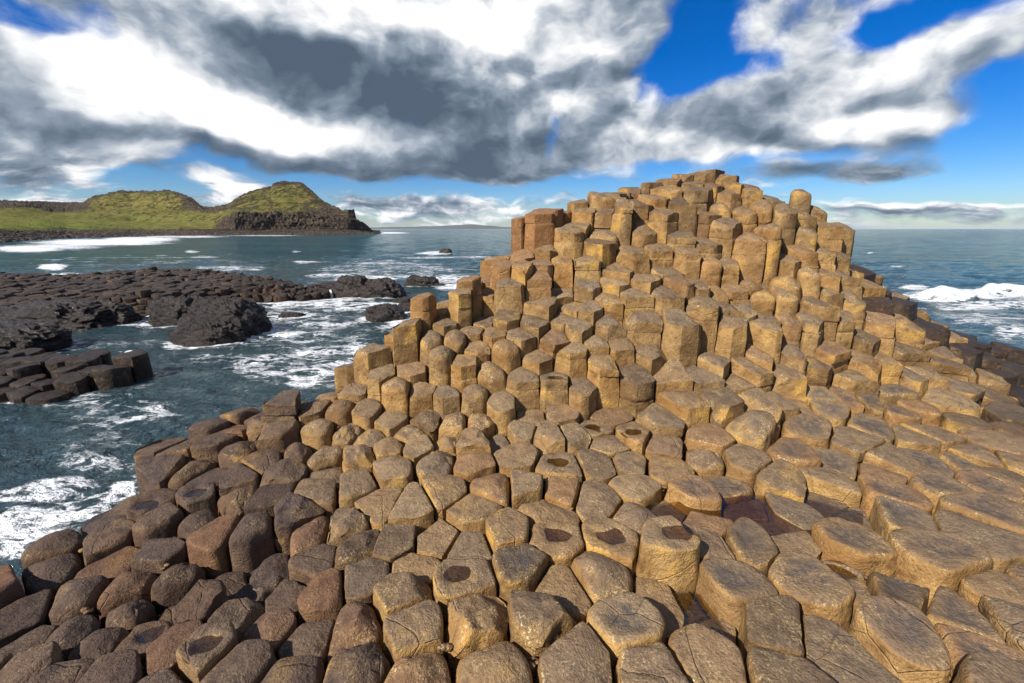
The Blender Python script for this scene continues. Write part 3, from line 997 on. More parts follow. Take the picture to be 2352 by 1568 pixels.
def column_mesh(i, nbr, N, fine):
    """one basalt column: returns vertices (world) and per-vertex stain"""
    rg = np.random.default_rng(1000 + i)
    fl = flags[i]
    x, y = dpx[i]
    c = S[i]
    top = T[i]
    th = np.arange(N) * 2 * np.pi / N
    pw = rg.uniform(24, 44) if 't' in fl else (rg.uniform(20, 40) if is_mound(i) else (rg.uniform(8, 13) if 's' in fl else rg.uniform(11, 20)))
    if 'd' in fl:
        pw = rg.uniform(6, 10)
    # put samples on the corners of the cell so that they stay crisp
    tt = np.arange(720) * np.pi / 360
    rr = np.full(720, 0.36)
    for jx, jy, jt in nbr:
        d = math.hypot(jx - c[0], jy - c[1])
        ang = math.atan2(jy - c[1], jx - c[0])
        cs = np.cos(tt - ang)
        rr = np.minimum(rr, np.where(cs > 0.02, (d / 2) / np.maximum(cs, .02), 9))
    pk = np.nonzero((rr > np.roll(rr, 1)) & (rr >= np.roll(rr, -1)))[0]
    for k_ in pk:
        kk = int(round(tt[k_] / (2 * np.pi / N))) % N
        th[kk] = tt[k_] if abs(tt[k_] - th[kk]) < 1 else tt[k_] - 2 * np.pi
    gap = rg.uniform(0.006, 0.018)
    acc = np.zeros(N)
    cap = .36
    angs = sorted(math.atan2(q[1] - c[1], q[0] - c[0]) for q in nbr if math.hypot(q[0] - c[0], q[1] - c[1]) < .88)
    if len(angs) < 3 or max(b_ - a_ for a_, b_ in zip(angs, angs[1:] + [angs[0] + 2 * math.pi])) > 1.75:
        cap = .25
    if 'n' in fl:
        cap = .17
    for ang in np.arange(6) * np.pi / 3 + rg.uniform(0, 1):
        acc += np.clip(np.cos(th - ang) / cap, 0, None) ** pw
    low = top - 0.45
    for jx, jy, jt in nbr:
        d = math.hypot(jx - c[0], jy - c[1])
        ang = math.atan2(jy - c[1], jx - c[0])
        acc += np.clip(np.cos(th - ang) / max(0.03, d / 2 - gap), 0, None) ** pw
        if d < 0.75:
            low = min(low, jt - 0.28)
    r = acc ** (-1 / pw)
    r = r * (1 + 0.018 * pn(np.stack([np.cos(th) * 1.7, np.sin(th) * 1.7, np.full(N, i * 3.1)], -1)))
    rm = float(r.mean())
    dome = rg.uniform(0.0, 0.045)
    ev0 = rg.uniform(0.024, 0.05)
    er0 = rg.uniform(0.11, 0.20)
    if is_mound(i):
        er0, ev0 = rg.uniform(.04, .10), rg.uniform(.010, .028)
    if 't' in fl:
        dome, ev0, er0 = rg.uniform(0, .015), rg.uniform(.012, .025), rg.uniform(.05, .10)
    if 'd' in fl:
        dome, ev0, er0 = rg.uniform(.07, .16), rg.uniform(.06, .12), rg.uniform(.28, .45)
    dish = 0.0
    if 's' in fl:
        dome, dish = 0.0, rg.uniform(0.006, 0.022)
        er0, ev0 = rg.uniform(.14, .22), rg.uniform(.035, .06)
    if 'p' in fl:
        dome, dish = 0.01, rg.uniform(0.035, 0.05)
    rough = 0.035 if 'r' in fl else 0.010
    # rings: fraction of the radius and depth under the top plane
    edge_n = 5 if fine else 4
    inner = np.linspace(0, 1, 8 if fine else 5)[1:]
    joint = rg.uniform(0.10, 0.28) if rg.random() < (.75 if is_mound(i) else .4) else None
    sides = [0.03, 0.075, 0.13, 0.20, 0.28, 0.38, 0.52, 0.75, 1.0] if fine else [0.04, 0.12, 0.22, 0.36, 0.6, 1.0]
    depth_tot = max(0.25, top - low)
    dep = [ev0 + s_ * (depth_tot - ev0) if s_ > 0.3 else ev0 + s_ * 0.9 for s_ in sides]
    dep = [d_ for d_ in dep if d_ < depth_tot] + [depth_tot]
    if joint:
        joint = joint + ev0 if joint + ev0 < depth_tot - .08 else None
    if joint:
        dep = [d_ for d_ in dep if abs(d_ - joint) > .02] + [joint - 0.014, joint, joint + 0.014]
    dep = sorted(dep)
    chip = 1 + 0.55 * pn(np.stack([np.cos(th) * 2.2, np.sin(th) * 2.2, np.full(N, i * 7.7 + 3)], -1)) \
        + (0.35 * pn(np.stack([np.cos(th) * 6, np.sin(th) * 6, np.full(N, i * 1.7)], -1)) if fine else 0)
    er = np.clip(er0 * chip, .03, .6)
    ev = np.clip(ev0 * chip, .008, .2)
    V, ST = [], []
    stain_on = 1.0 if 's' in fl else (0.25 if 'p' in fl else (0.25 if rg.random() < .3 and x > 1150 else 0.0))
    ctr = rg.uniform(-.2, .2, 2) * rm if 'p' in fl else np.zeros(2)
    ca, sa = np.cos(th), np.sin(th)

    def put(frac, dz, deep, stn):
        rr = r * frac
        px_, py_ = c[0] + ca * rr, c[1] + sa * rr
        V.append(np.stack([px_, py_, np.full(N, top) - dz, np.full(N, deep)], -1))
        ST.append(np.full(N, stn) if np.isscalar(stn) else stn)

    def face_dz(frac):
        rel = frac
        dz = dome * rel ** 2
        if dish:
            if 'p' in fl:
                ox, oy = ca * r * frac - ctr[0], sa * r * frac - ctr[1]
                q = np.hypot(ox, oy * 1.25) / rm
                q = q * (1 + .45 * pn(np.stack([ox * 9, oy * 9, np.full(N, i * 2.3)], -1)))
                dz = dz + dish * (1 - sstep(q, .22, .74))
            else:
                dz = dz + dish * (1 - sstep(rel, .2, .85))
        return dz

    for f_ in inner:
        fr = f_ * (1 - er)
        put(fr, face_dz(fr), 0.0, stain_on * (1 - sstep(fr, .35, .85)))
    for k_ in range(1, edge_n + 1):
        a_ = k_ / edge_n * math.pi / 2
        fr = (1 - er) + er * math.sin(a_)
        put(fr, face_dz(1 - er) + ev * (1 - math.cos(a_)), (k_ / edge_n) ** 2, 0.0)
    base_dz = face_dz(1 - er) + ev
    for d_ in dep:
        t_ = d_ / max(depth_tot, .3)
        fr = 1.0 + 0.085 * sstep(d_, .06, .36)
        if joint:
            fr -= 0.04 * math.exp(-((d_ - joint) / .014) ** 2)
        put(np.full(N, fr), base_dz + d_ - ev0, 1.0, 0.0)
    V = np.concatenate(V)
    V = np.vstack([[c[0], c[1], top - float(np.mean(face_dz(np.full(N, 0.0)))), 0.0], V])
    ST = np.concatenate([[stain_on], np.concatenate(ST)])
    deep = V[:, 3]
    V = V[:, :3].copy()
    # rock relief
    off = np.array([i * 5.3, i * 2.9, i * 1.3])
    low_n = pn(V * 3.1 + off)
    hi_n = pn(V * 9.0 + off * 1.7)
    dirv = V[:, :2] - c
    ln = np.linalg.norm(dirv, axis=1, keepdims=True) + 1e-6
    dirv = dirv / ln
    amp = 0.018 * low_n + 0.008 * hi_n
    if 'r' in fl:
        amp = amp + 0.045 * ridged(V * 4.0 + off, 3) - .02
    sidew = np.clip(deep, 0, 1)
    V[:, :2] += dirv * (amp * sidew)[:, None]
    if joint:
        V[:, :2] += np.where(V[:, 2:3] < top - joint - .005, rg.normal(0, .012, 2)[None], 0)
    V[:, 2] += (1 - sidew) * (low_n * 0.014 + hi_n * 0.006)
    if 'r' in fl:
        V[:, 2] += (1 - sidew) * (0.06 * ridged(V * 3.3 + off[::-1], 3) - .02)
    # broken corners: slanting planes that cut the rim away
    ncut = rg.integers(0, 4 if is_mound(i) else 2) if 'p' not in fl and 's' not in fl else int(rg.random() < .3)
    if 'r' in fl:
        ncut = 4
    for _ in range(ncut):
        fa = rg.uniform(0, 2 * np.pi)
        dist_ = rm * rg.uniform(.45, .95)
        slope = rg.uniform(.35, 1.6)
        lat = (V[:, 0] - c[0]) * math.cos(fa) + (V[:, 1] - c[1]) * math.sin(fa)
        pl = top + .005 - slope * (lat - dist_) + .012 * hi_n
        cutz = np.where(lat > dist_, np.minimum(V[:, 2], np.maximum(pl, top - rg.uniform(.08, .3))), V[:, 2])
        V[:, 2] = cutz
    if 'p' in fl:
        POOLS[i] = (c + ctr, top - dish * 0.5, rm)
    # tilt of the top, fading down the shaft
    e_ = 0.15
    gx = (ground(c + (e_, 0)) - ground(c - (e_, 0))) / (2 * e_)
    gy = (ground(c + (0, e_)) - ground(c - (0, e_))) / (2 * e_)
    tl = rg.normal(0, 0.06, 2)
    if 'd' in fl or 'r' in fl:
        tl = rg.normal(0, 0.13, 2)
    if 't' in fl:
        tl *= 0.5
    if is_mound(i):
        tl[1] += .07
    kx = np.clip(gx, -.6, .6) * 0.30 + tl[0]
    ky = np.clip(gy, -.6, .8) * 0.34 + 0.05 + tl[1]
    if 'p' in fl:
        kx, ky = tl * 0.3
    V[:, 2] += (kx * (V[:, 0] - c[0]) + ky * (V[:, 1] - c[1])) * (1 - 0.8 * sidew)
    return V, ST


def column_faces(nv, N):
    nr = (nv - 1) // N
    F4 = grid_faces(nr, N, True) + 1
    F4 = F4[:, [0, 3, 2, 1]]
    k_ = np.arange(N)
    F3 = np.stack([np.zeros(N, int), 1 + k_, 1 + (k_ + 1) % N], -1)
    return F4, F3


def tone_of(i):
    x, y = dpx[i]
    rg = np.random.default_rng(77 + i)
    t_ = 1 - sstep(x - 0.30 * (y - 1000), 560, 900) if y > 900 else 0.0
    t_ = float(t_) * 0.95
    if y < 620:
        t_ = max(t_, .35 * (1 - (y - 380) / 240))
    if 'k' in flags[i]:
        t_ = .8
    return min(1, max(0, t_ + rg.normal(0, .10)))


def wet_of(i, V):
    z = V[:, 2]
    w_ = 1 - sstep(z, .35, .75)
    if 'k' in flags[i]:
        w_ = np.maximum(w_, .85)
    if S[i][0] > 6.4:
        w_ = np.maximum(w_, (1 - sstep(z, .75, 1.15)) * .8)
    return w_


_D = np.linalg.norm(S[:, None] - S[None], axis=2)
near_idx = np.argsort(_D, axis=1)[:, 1:16]
TONE = np.array([tone_of(i) for i in range(NS)])
depthS = proj(np.concatenate([S, T[:, None]], 1))[2]
mound = empty('basalt_mound', (3.0, 7.0, 1.1))
tag(mound, 'tall stepped mound of golden brown basalt columns rising above the horizon', 'rock formation')
pave = empty('basalt_pavement', (1.2, 3.1, 0.6))
tag(pave, 'low foreground pavement of worn polygonal basalt columns with small pools', 'rock formation')
bpy.context.view_layer.update()


def is_mound(i):
    return T[i] > 1.45 and S[i][1] > 4.2


order = {True: [], False: []}
for i in range(NS):
    x_, y_ = dpx[i]
    if i < n_seen or (-60 < x_ < 2412 and 380 < y_ < 1640 and S[i][1] < 7.2):
        order[is_mound(i)].append(i)
indiv = set()
for k_ in (True, False):
    L = sorted(order[k_], key=lambda i: (i >= n_seen, depthS[i]))
    indiv.update(L[:298])
print('mound', len(order[True]), 'pavement', len(order[False]))
rest = {True: [], False: []}
for i in range(NS):
    fine = i < n_seen and depthS[i] < 5.6
    N = 44 if fine else 40
    if i >= n_seen and depthS[i] > 5.6:
        N = 18
    nbr = [(S[j][0], S[j][1], T[j]) for j in near_idx[i] if _D[i, j] < 1.15]
    V, ST = column_mesh(i, nbr, N, fine)
    F4, F3 = column_faces(len(V), N)
    rnd = np.full(len(V), np.random.default_rng(5 + i).random())
    x_, y_ = dpx[i]
    rgc = np.random.default_rng(333 + i)
    rust = (.85 if x_ < 1300 and y_ < 560 else (.3 if x_ < 1300 and y_ < 640 else (.3 if rgc.random() < .10 else 0.0)))
    gold = .25 + .75 * (rgc.random() > .6)
    if x_ > 1880 and 650 < y_ < 1010:
        gold = .6 + .4 * rgc.random()
    at = dict(rnd=rnd, tone=np.full(len(V), TONE[i]), stain=ST, wet=wet_of(i, V), rust=np.full(len(V), rust), gold=np.full(len(V), gold))
    mnd = is_mound(i)
    if i in indiv:
        loc = np.array([S[i][0], S[i][1], V[:, 2].min()])
        me = mk_mesh('column', V - loc, F4, F3)
        me.set_sharp_from_angle(angle=R(40 if 'd' in flags[i] else (23 if mnd else 42)))
        for k_, v_ in at.items():
            add_attr(me, k_, v_)
        par = mound if mnd else pave
        o = link('column', me, M_BASALT, par, Vector(loc) - par.location)
        if rust > .8:
            o['label'] = 'rust red column at the left end of the mound'
        elif 'p' in flags[i]:
            o['label'] = 'column with a water filled hollow in its top'
        elif 'k' in flags[i]:
            o['label'] = 'dark wet column on the seaward flank'
    else:
        rest[mnd].append((V, F4, F3, at))
for mnd, par in ((True, mound), (False, pave)):
    if not rest[mnd]:
        continue
    vo, Vs, A4, A3 = 0, [], [], []
    ats = {k_: [] for k_ in ('rnd', 'tone', 'stain', 'wet', 'rust', 'gold')}
    for V, F4, F3, at in rest[mnd]:
        Vs.append(V)
        A4.append(F4 + vo)
        A3.append(F3 + vo)
        for k_ in ats:
            ats[k_].append(at[k_])
        vo += len(V)
    me = mk_mesh('buried_columns', np.concatenate(Vs) - np.array(par.location), np.concatenate(A4), np.concatenate(A3))
    for k_ in ats:
        add_attr(me, k_, np.concatenate(ats[k_]))
    tag(link('buried_columns', me, M_BASALT, par), kind='stuff')

# solid rock under the columns
bx, by = np.meshgrid(np.arange(-5.6, 13.6, .24), np.arange(-1.2, 14.2, .24), indexing='ij')
bz = np.minimum(ground(np.stack([bx, by], -1)) - .36, 3.2)
for poly, lev, _l in BIG_POOLS:
    w_ = np.array([on_level(a, b_, lev)[:2] for a, b_ in poly])
    cw = w_.mean(0)
    q = np.hypot(bx - cw[0], by - cw[1])
    bz = np.where(q < np.linalg.norm(w_ - cw, axis=1).max() + .2, np.minimum(bz, lev - .13), bz)
BV = np.stack([bx, by, bz], -1)
BV[..., 2] += .03 * pn(BV * 3)
n_, m_ = bx.shape
me = mk_mesh('bedrock', BV.reshape(-1, 3) - np.array(pave.location), grid_faces(n_, m_)[:, [0, 3, 2, 1]])
nv_ = n_ * m_
for k_, v_ in dict(rnd=.4, tone=.5, stain=0., wet=0., rust=0., gold=0.).items():
    add_attr(me, k_, np.full(nv_, v_))
link('bedrock', me, M_BASALT, pave)

# grit and broken bits lodged in the joints of the pavement
rg = np.random.default_rng(44)
u_, v_ = np.meshgrid(np.arange(4) / 3 * math.pi, np.arange(6) / 6 * 2 * math.pi, indexing='ij')
pb = np.stack([np.sin(u_) * np.cos(v_), np.sin(u_) * np.sin(v_), np.cos(u_)], -1).reshape(-1, 3)
pf = grid_faces(4, 6, True)[:, [0, 3, 2, 1]]
Vs, Fs, rn, vo = [], [], [], 0
for i in range(n_seen):
    if is_mound(i) or depthS[i] > 6.5:
        continue
    for _ in range(3):
        j = near_idx[i][rg.integers(0, 5)]
        k2 = near_idx[i][rg.integers(0, 5)]
        if j == k2 or _D[i, j] > .6 or _D[j, k2] > .6:
            continue
        a_, b_, c_ = S[i], S[j], S[k2]
        dd_ = 2 * (a_[0] * (b_[1] - c_[1]) + b_[0] * (c_[1] - a_[1]) + c_[0] * (a_[1] - b_[1]))
        if abs(dd_) < .05:
            continue
        sq = [q @ q for q in (a_, b_, c_)]
        ux = (sq[0] * (b_[1] - c_[1]) + sq[1] * (c_[1] - a_[1]) + sq[2] * (a_[1] - b_[1])) / dd_
        uy = (sq[0] * (c_[0] - b_[0]) + sq[1] * (a_[0] - c_[0]) + sq[2] * (b_[0] - a_[0])) / dd_
        p_ = np.array([ux, uy])
        if np.linalg.norm(p_ - a_) > .4 or np.linalg.norm(S - p_, axis=1).min() < np.linalg.norm(p_ - a_) - .01:
            continue
        zz = min(T[i], T[j], T[k2]) - rg.uniform(.06, .10)
        for _q in range(rg.integers(1, 4)):
            s_ = rg.uniform(.008, .028)
            B = pb * (1 + .3 * pn(pb * 1.7 + rg.uniform(0, 50, 3)))[:, None] * s_ * np.array([1.2, 1, .7])
            Vs.append(B + np.array([ux, uy, zz]) + rg.normal(0, .015, 3) * (1, 1, .4))
            Fs.append(pf + vo)
            rn.append(np.full(len(B), rg.random()))
            vo += len(B)
me = mk_mesh('grit', np.concatenate(Vs), np.concatenate(Fs))
rn = np.concatenate(rn)
for k_, v2 in dict(rnd=rn, tone=rn * .6 + .2, stain=rn * 0, wet=rn * 0, rust=rn * .2, gold=rn * 0).items():
    add_attr(me, k_, v2)
tag(link('grit', me, M_BASALT), 'loose grit and stone chips lodged in the joints of the pavement', 'grit', kind='stuff')
# ------------------------------------------------------------------ reef and ledge of low dark columns across the channel
def hex_sites(poly_w, spc, rg, jit):
    lo, hi = poly_w.min(0), poly_w.max(0)
    out, k, yy = [], 0, lo[1]
    while yy < hi[1]:
        xx = lo[0] + (k % 2) * spc / 2
        while xx < hi[0]:
            p = (xx + rg.uniform(-jit, jit), yy + rg.uniform(-jit, jit))
            if inside(poly_w, *p):
                out.append(p)
            xx += spc
        yy += spc * .866
        k += 1
    return np.array(out)


def poly_dist(poly, P):
    """distance of points to a closed outline"""
    best = np.full(len(P), 1e9)
    for a, b in zip(poly, np.roll(poly, -1, axis=0)):
        ab = b - a
        t_ = np.clip(((P - a) @ ab) / (ab @ ab), 0, 1)
        best = np.minimum(best, np.linalg.norm(P - (a + t_[:, None] * ab), axis=1))
    return best


def small_column(c, top, nbr, rg, seed, base, N=14, rough=0.0, cap=.36):
    th = np.arange(N) * 2 * np.pi / N + rg.uniform(0, 1)
    pw = rg.uniform(12, 22)
    acc = (1 / cap) ** pw * np.ones(N)
    for q in nbr:
        d = math.hypot(*(q - c))
        ang = math.atan2(q[1] - c[1], q[0] - c[0])
        acc += np.clip(np.cos(th - ang) / max(.05, d / 2 - .007), 0, None) ** pw
    r = acc ** (-1 / pw)
    kx, ky = rg.normal(0, .07, 2) + (0, .04)
    V = [[c[0], c[1], top]]
    for fr, dz in ((.5, .0), (.9, .004), (.975, .016), (1.0, .05), (1.0, .2), (1.03, top - base)):
        px, py = c[0] + np.cos(th) * r * fr, c[1] + np.sin(th) * r * fr
        tilt = (kx * (px - c[0]) + ky * (py - c[1])) if dz < .5 else 0
        V += np.stack([px, py, top - dz + tilt + 0 * px], -1).tolist()
    V = np.array(V)
    nn_ = pn(V * 5 + seed * 3.7)
    V[:, 2] += nn_ * (.014 + rough)
    V[:, :2] += (pn(V * 4 + seed) * (.012 + rough * .6))[:, None]
    return V


def emit_columns(par, items, limit, N=14):
    """items: (depth, V, attributes); the nearest become parts, the rest one mass"""
    items.sort(key=lambda e: e[0])
    rest_ = []
    for k, (_, V, at) in enumerate(items):
        F4, F3 = column_faces(len(V), N)
        if k < limit:
            loc = np.array([V[0, 0], V[0, 1], V[:, 2].min()])
            me = mk_mesh('column', V - loc, F4, F3)
            me.set_sharp_from_angle(angle=R(32))
            for q, v in at.items():
                add_attr(me, q, np.full(len(V), v))
            link('column', me, M_BASALT, par, Vector(loc) - par.location)
        else:
            rest_.append((V, F4, F3, at))
    if rest_:
        vo, Vs, A4, A3, ats = 0, [], [], [], {q: [] for q in rest_[0][3]}
        for V, F4, F3, at in rest_:
            Vs.append(V)
            A4.append(F4 + vo)
            A3.append(F3 + vo)
            vo += len(V)
            for q in ats:
                ats[q].append(np.full(len(V), at[q]))
        me = mk_mesh('far_columns', np.concatenate(Vs) - np.array(par.location), np.concatenate(A4), np.concatenate(A3))
        for q in ats:
            add_attr(me, q, np.concatenate(ats[q]))
        tag(link('far_columns', me, M_BASALT, par), kind='stuff')


REEF_PX = [(-260, 628), (0, 627), (150, 633), (250, 629), (350, 624), (480, 621), (560, 630), (650, 642), (735, 653), (745, 664),
           (640, 672), (535, 676), (432, 686), (330, 702), (240, 699), (182, 700), (90, 722), (0, 738), (-260, 775)]
REEF = np.array([on_level(x, y, .5)[:2] for x, y in REEF_PX])


def build_reef():
    rg = np.random.default_rng(21)
    par = empty('basalt_reef', (float(REEF[:, 0].mean()), float(REEF[:, 1].mean()), 0))
    tag(par, 'long low reef of dark wet basalt columns in the sea beyond the channel', 'rock formation')
    P = hex_sites(REEF, .54, rg, .09)
    d = poly_dist(REEF, P)
    h = .16 + .46 * sstep(d, 0, 1.6) + .22 * fbm(np.concatenate([P * .35, np.zeros((len(P), 1))], 1), 3) + .07 * pn(np.concatenate([P * .6, np.ones((len(P), 1))], 1))
    h += .10 * sstep(P[:, 1], 15, 25)
    h = np.round(h / .07) * .07 + rg.normal(0, .012, len(P))
    big = pn(np.concatenate([P * 1.1, np.full((len(P), 1), 7.)], 1))
    h += np.where(big > .36, .12, 0)
    items = []
    for i, c in enumerate(P):
        dd = np.linalg.norm(P - c, axis=1)
        nb = P[(dd < 1.1) & (dd > 0)]
        x, y, dep = proj(np.array([c[0], c[1], h[i]]))
        rubble = float(sstep(x, 480, 640))
        V = small_column(c, max(.06, h[i]), nb, rg, i, -.35, rough=.03 + .10 * rubble)
        red = rg.random()
        items.append((dep if -40 < x < 2400 else dep + 100, V, dict(rnd=rg.random(), tone=.9 if red < .8 else .45, stain=.0, wet=.68 + .25 * rg.random() + .1 * rubble, rust=.5 * (red > .9), gold=0.)))
    emit_columns(par, items, 298)


build_reef()


def build_ledge():
    rg = np.random.default_rng(5)
    par = empty('basalt_ledge', (-8.6, 9.0, 0))
    tag(par, 'small stepped ledge of dark wet columns at the left edge of the channel', 'rock formation')
    rowspec = [(0, .58, 268, 832), (1, .46, 250, 844), (2, .32, 222, 858), (3, .18, 185, 874), (4, .06, 140, 888), (-1, .50, 190, 822), (-2, .40, 110, 816)]
    pts, hs = [], []
    for k, z, xr, yr_ in rowspec:
        R0 = on_level(xr, yr_, z)
        n = 15
        for j in range(n):
            p = np.array([R0[0] - .24 - j * .47 + (.235 if k % 2 else 0), 9.45 - .40 * k - j * .02]) + rg.uniform(-.05, .05, 2)
            if rg.random() < .14:
                continue
            if j == 0 and k == 0:
                p[0] += .1
            pts.append(p)
            hs.append(z + rg.uniform(-.06, .06) + (.08 if rg.random() < .2 else 0))
    P = np.array(pts)
    items = []
    for i, c in enumerate(P):
        dd = np.linalg.norm(P - c, axis=1)
        nb = P[(dd < 1.1) & (dd > 0)]
        dep = proj(np.array([c[0], c[1], hs[i]]))[2]
        V = small_column(c, hs[i], nb, rg, i + 900, -.35, N=20, rough=.012, cap=.33)
        items.append((dep, V, dict(rnd=rg.random(), tone=.9, stain=.0, wet=.92, rust=0., gold=0.)))
    emit_columns(par, items, 298, N=20)


build_ledge()

# ------------------------------------------------------------------ black rocks standing in the water
ROCKS = [  # picture x of centre, waterline y, half width, height (picture units), label, squash
    (528, 780, 82, 80, 'largest black boulder, a broad rounded hump in the middle of the channel', .75),
    (418, 748, 52, 62, 'sloping black rock leaning against the left of the largest boulder', .8),
    (484, 796, 62, 52, 'low craggy brown black rock at the front foot of the largest boulder', .6),
    (140, 764, 115, 62, 'long craggy dark outcrop below the reef at the left', .5),
    (238, 754, 66, 54, 'rounded pitted dark boulder at the right end of the craggy outcrop', .7),
    (50, 822, 92, 66, 'dark faceted boulder behind the small stepped ledge at the left edge', .7),
    (815, 682, 42, 42, 'black rock left of a touching pair at the end of the reef', .8),
    (876, 683, 44, 36, 'black rock right of a touching pair at the end of the reef', .8),
    (968, 657, 34, 21, 'flat brown rock in white water left of the mound', .7),
    (926, 699, 19, 15, 'small dark rock just behind the rounded weed covered one by the mound', .7),
    (886, 739, 40, 34, 'rounded weed covered rock beside the left foot of the mound', .8),
    (936, 716, 22, 18, 'little dark rock between the weed covered rock and the lone tall column', .8),
    (672, 731, 26, 12, 'flat low rock awash right of the largest boulder', .6),
    (1024, 581, 13, 10, 'lone tiny rock far out in open water left of the mound', .7),
    (1012, 657, 11, 6, 'tiny rock awash beside the flat brown rock', .7),
    (70, 1178, 44, 9, 'dark flat rock awash in thick foam at lower left', .6),
    (140, 1207, 40, 9, 'dark flat rock awash in foam against the left rim of the pavement', .6),
    (780, 668, 60, 16, 'low rubble ridge joining the reef to the black pair', .5),
]
ROCK_W = []


def build_rocks():
    for k, (cx, by, hw, hp, label, sq) in enumerate(ROCKS):
        B = on_level(cx, by, 0.0)
        Z = proj(B)[2]
        rx = hw / F0 * Z
        hz = hp / F0 * Z
        ry = rx * sq
        c = np.array([B[0], B[1] + ry * .85, 0.0])
        c[0] *= c[1] / B[1]
        n, m = (44, 72) if hw > 50 else (28, 44)
        u, v = np.meshgrid(np.linspace(0, math.pi * .62, n), np.arange(m) / m * 2 * math.pi, indexing='ij')
        D = np.stack([np.sin(u) * np.cos(v), np.sin(u) * np.sin(v), np.cos(u)], -1)
        # blocky hump
        q = np.sign(D) * np.abs(D) ** .82
        off = np.array([k * 7.1, k * 3.3, k * 1.9])
        sc_ = 1 + .26 * pn(D * 1.5 + off)[..., None] + .20 * ridged(D * 2.6 + off, 4)[..., None] + .09 * ridged(D * 7 + off, 3)[..., None]
        facet = pn(np.round(D * 5) * 1.7 + off)
        sc_ = sc_ * (1 + .07 * facet[..., None])
        P = q * sc_ * np.array([rx, ry, hz * .92])
        P[..., 2] -= .02
        me = mk_mesh('sea_rock', P.reshape(-1, 3), grid_faces(n, m, True)[:, [0, 3, 2, 1]])
        me.set_sharp_from_angle(angle=R(30))
        tag(link('sea_rock', me, M_BLACK, None, tuple(c)), label, 'rock', 'black rocks standing in the channel')
        ROCK_W.append((c[0], c[1], rx, ry))


build_rocks()
# ------------------------------------------------------------------ sea
FOAM = [  # picture ellipses: x, y, half width, half height, strength
    (230, 556, 190, 9, .98), (60, 571, 110, 9, .95), (320, 549, 110, 6, .98), (420, 543, 120, 3, .8), (130, 566, 120, 7, .9), (120, 613, 38, 8, 1.2), (150, 632, 80, 5, .8),
    (760, 633, 70, 6, .75), (540, 617, 110, 7, .6), (840, 640, 90, 9, .9), (762, 662, 36, 14, 1.1), (1030, 642, 70, 14, .75), (960, 635, 60, 8, .6), (1040, 660, 50, 10, .7),
    (700, 690, 190, 18, .85), (820, 706, 160, 16, .75), (640, 700, 70, 20, .7), (345, 715, 60, 14, .8), (400, 690, 60, 10, .8), (350, 745, 30, 10, .6),
    (700, 800, 200, 34, .52), (560, 830, 150, 16, .5), (480, 838, 80, 14, .45), (300, 826, 30, 14, 1.0), (690, 884, 60, 14, .9), (730, 870, 50, 10, .7), (840, 820, 70, 50, .72), (800, 880, 40, 24, .6),
    (100, 905, 150, 14, .7), (230, 880, 80, 12, .6), (20, 925, 80, 10, .8), (330, 860, 80, 10, .35), (900, 740, 60, 30, .7), (930, 700, 40, 20, .7), (620, 790, 60, 12, .5),
    (80, 1210, 150, 70, .86), (160, 1130, 110, 40, .66), (20, 1270, 70, 40, .9), (290, 1128, 42, 22, 1.0), (230, 1190, 50, 30, .8), (400, 1010, 90, 40, .28), (300, 1060, 100, 30, .4),
    (1000, 581, 50, 5, .85), (700, 602, 40, 4, .7), (980, 592, 80, 5, .6), (1090, 590, 60, 5, .5), (680, 577, 12, 2, .8), (440, 577, 18, 3, .8), (470, 590, 50, 4, .6),
    (895, 534.5, 50, 1.6, 1.2), (835, 536.5, 40, 1.2, .9), (600, 540.5, 120, 1.4, .7),
    (2190, 682, 150, 15, 1.0), (2320, 668, 120, 11, 1.0), (2420, 680, 160, 14, 1.0), (2260, 700, 140, 12, .8), (2250, 735, 120, 24, .62), (2330, 770, 70, 26, .7), (2100, 662, 40, 8, .9), (2060, 610, 20, 3, .6), (2000, 580, 8, 2, .8),
    (550, 660, 20, 6, .4), (500, 900, 300, 60, .30), (250, 800, 220, 40, .30), (620, 760, 360, 80, .47), (300, 600, 400, 20, .26), (900, 620, 260, 34, .44), (700, 850, 280, 70, .47), (250, 950, 260, 60, .42), (250, 1040, 220, 70, .42),
]


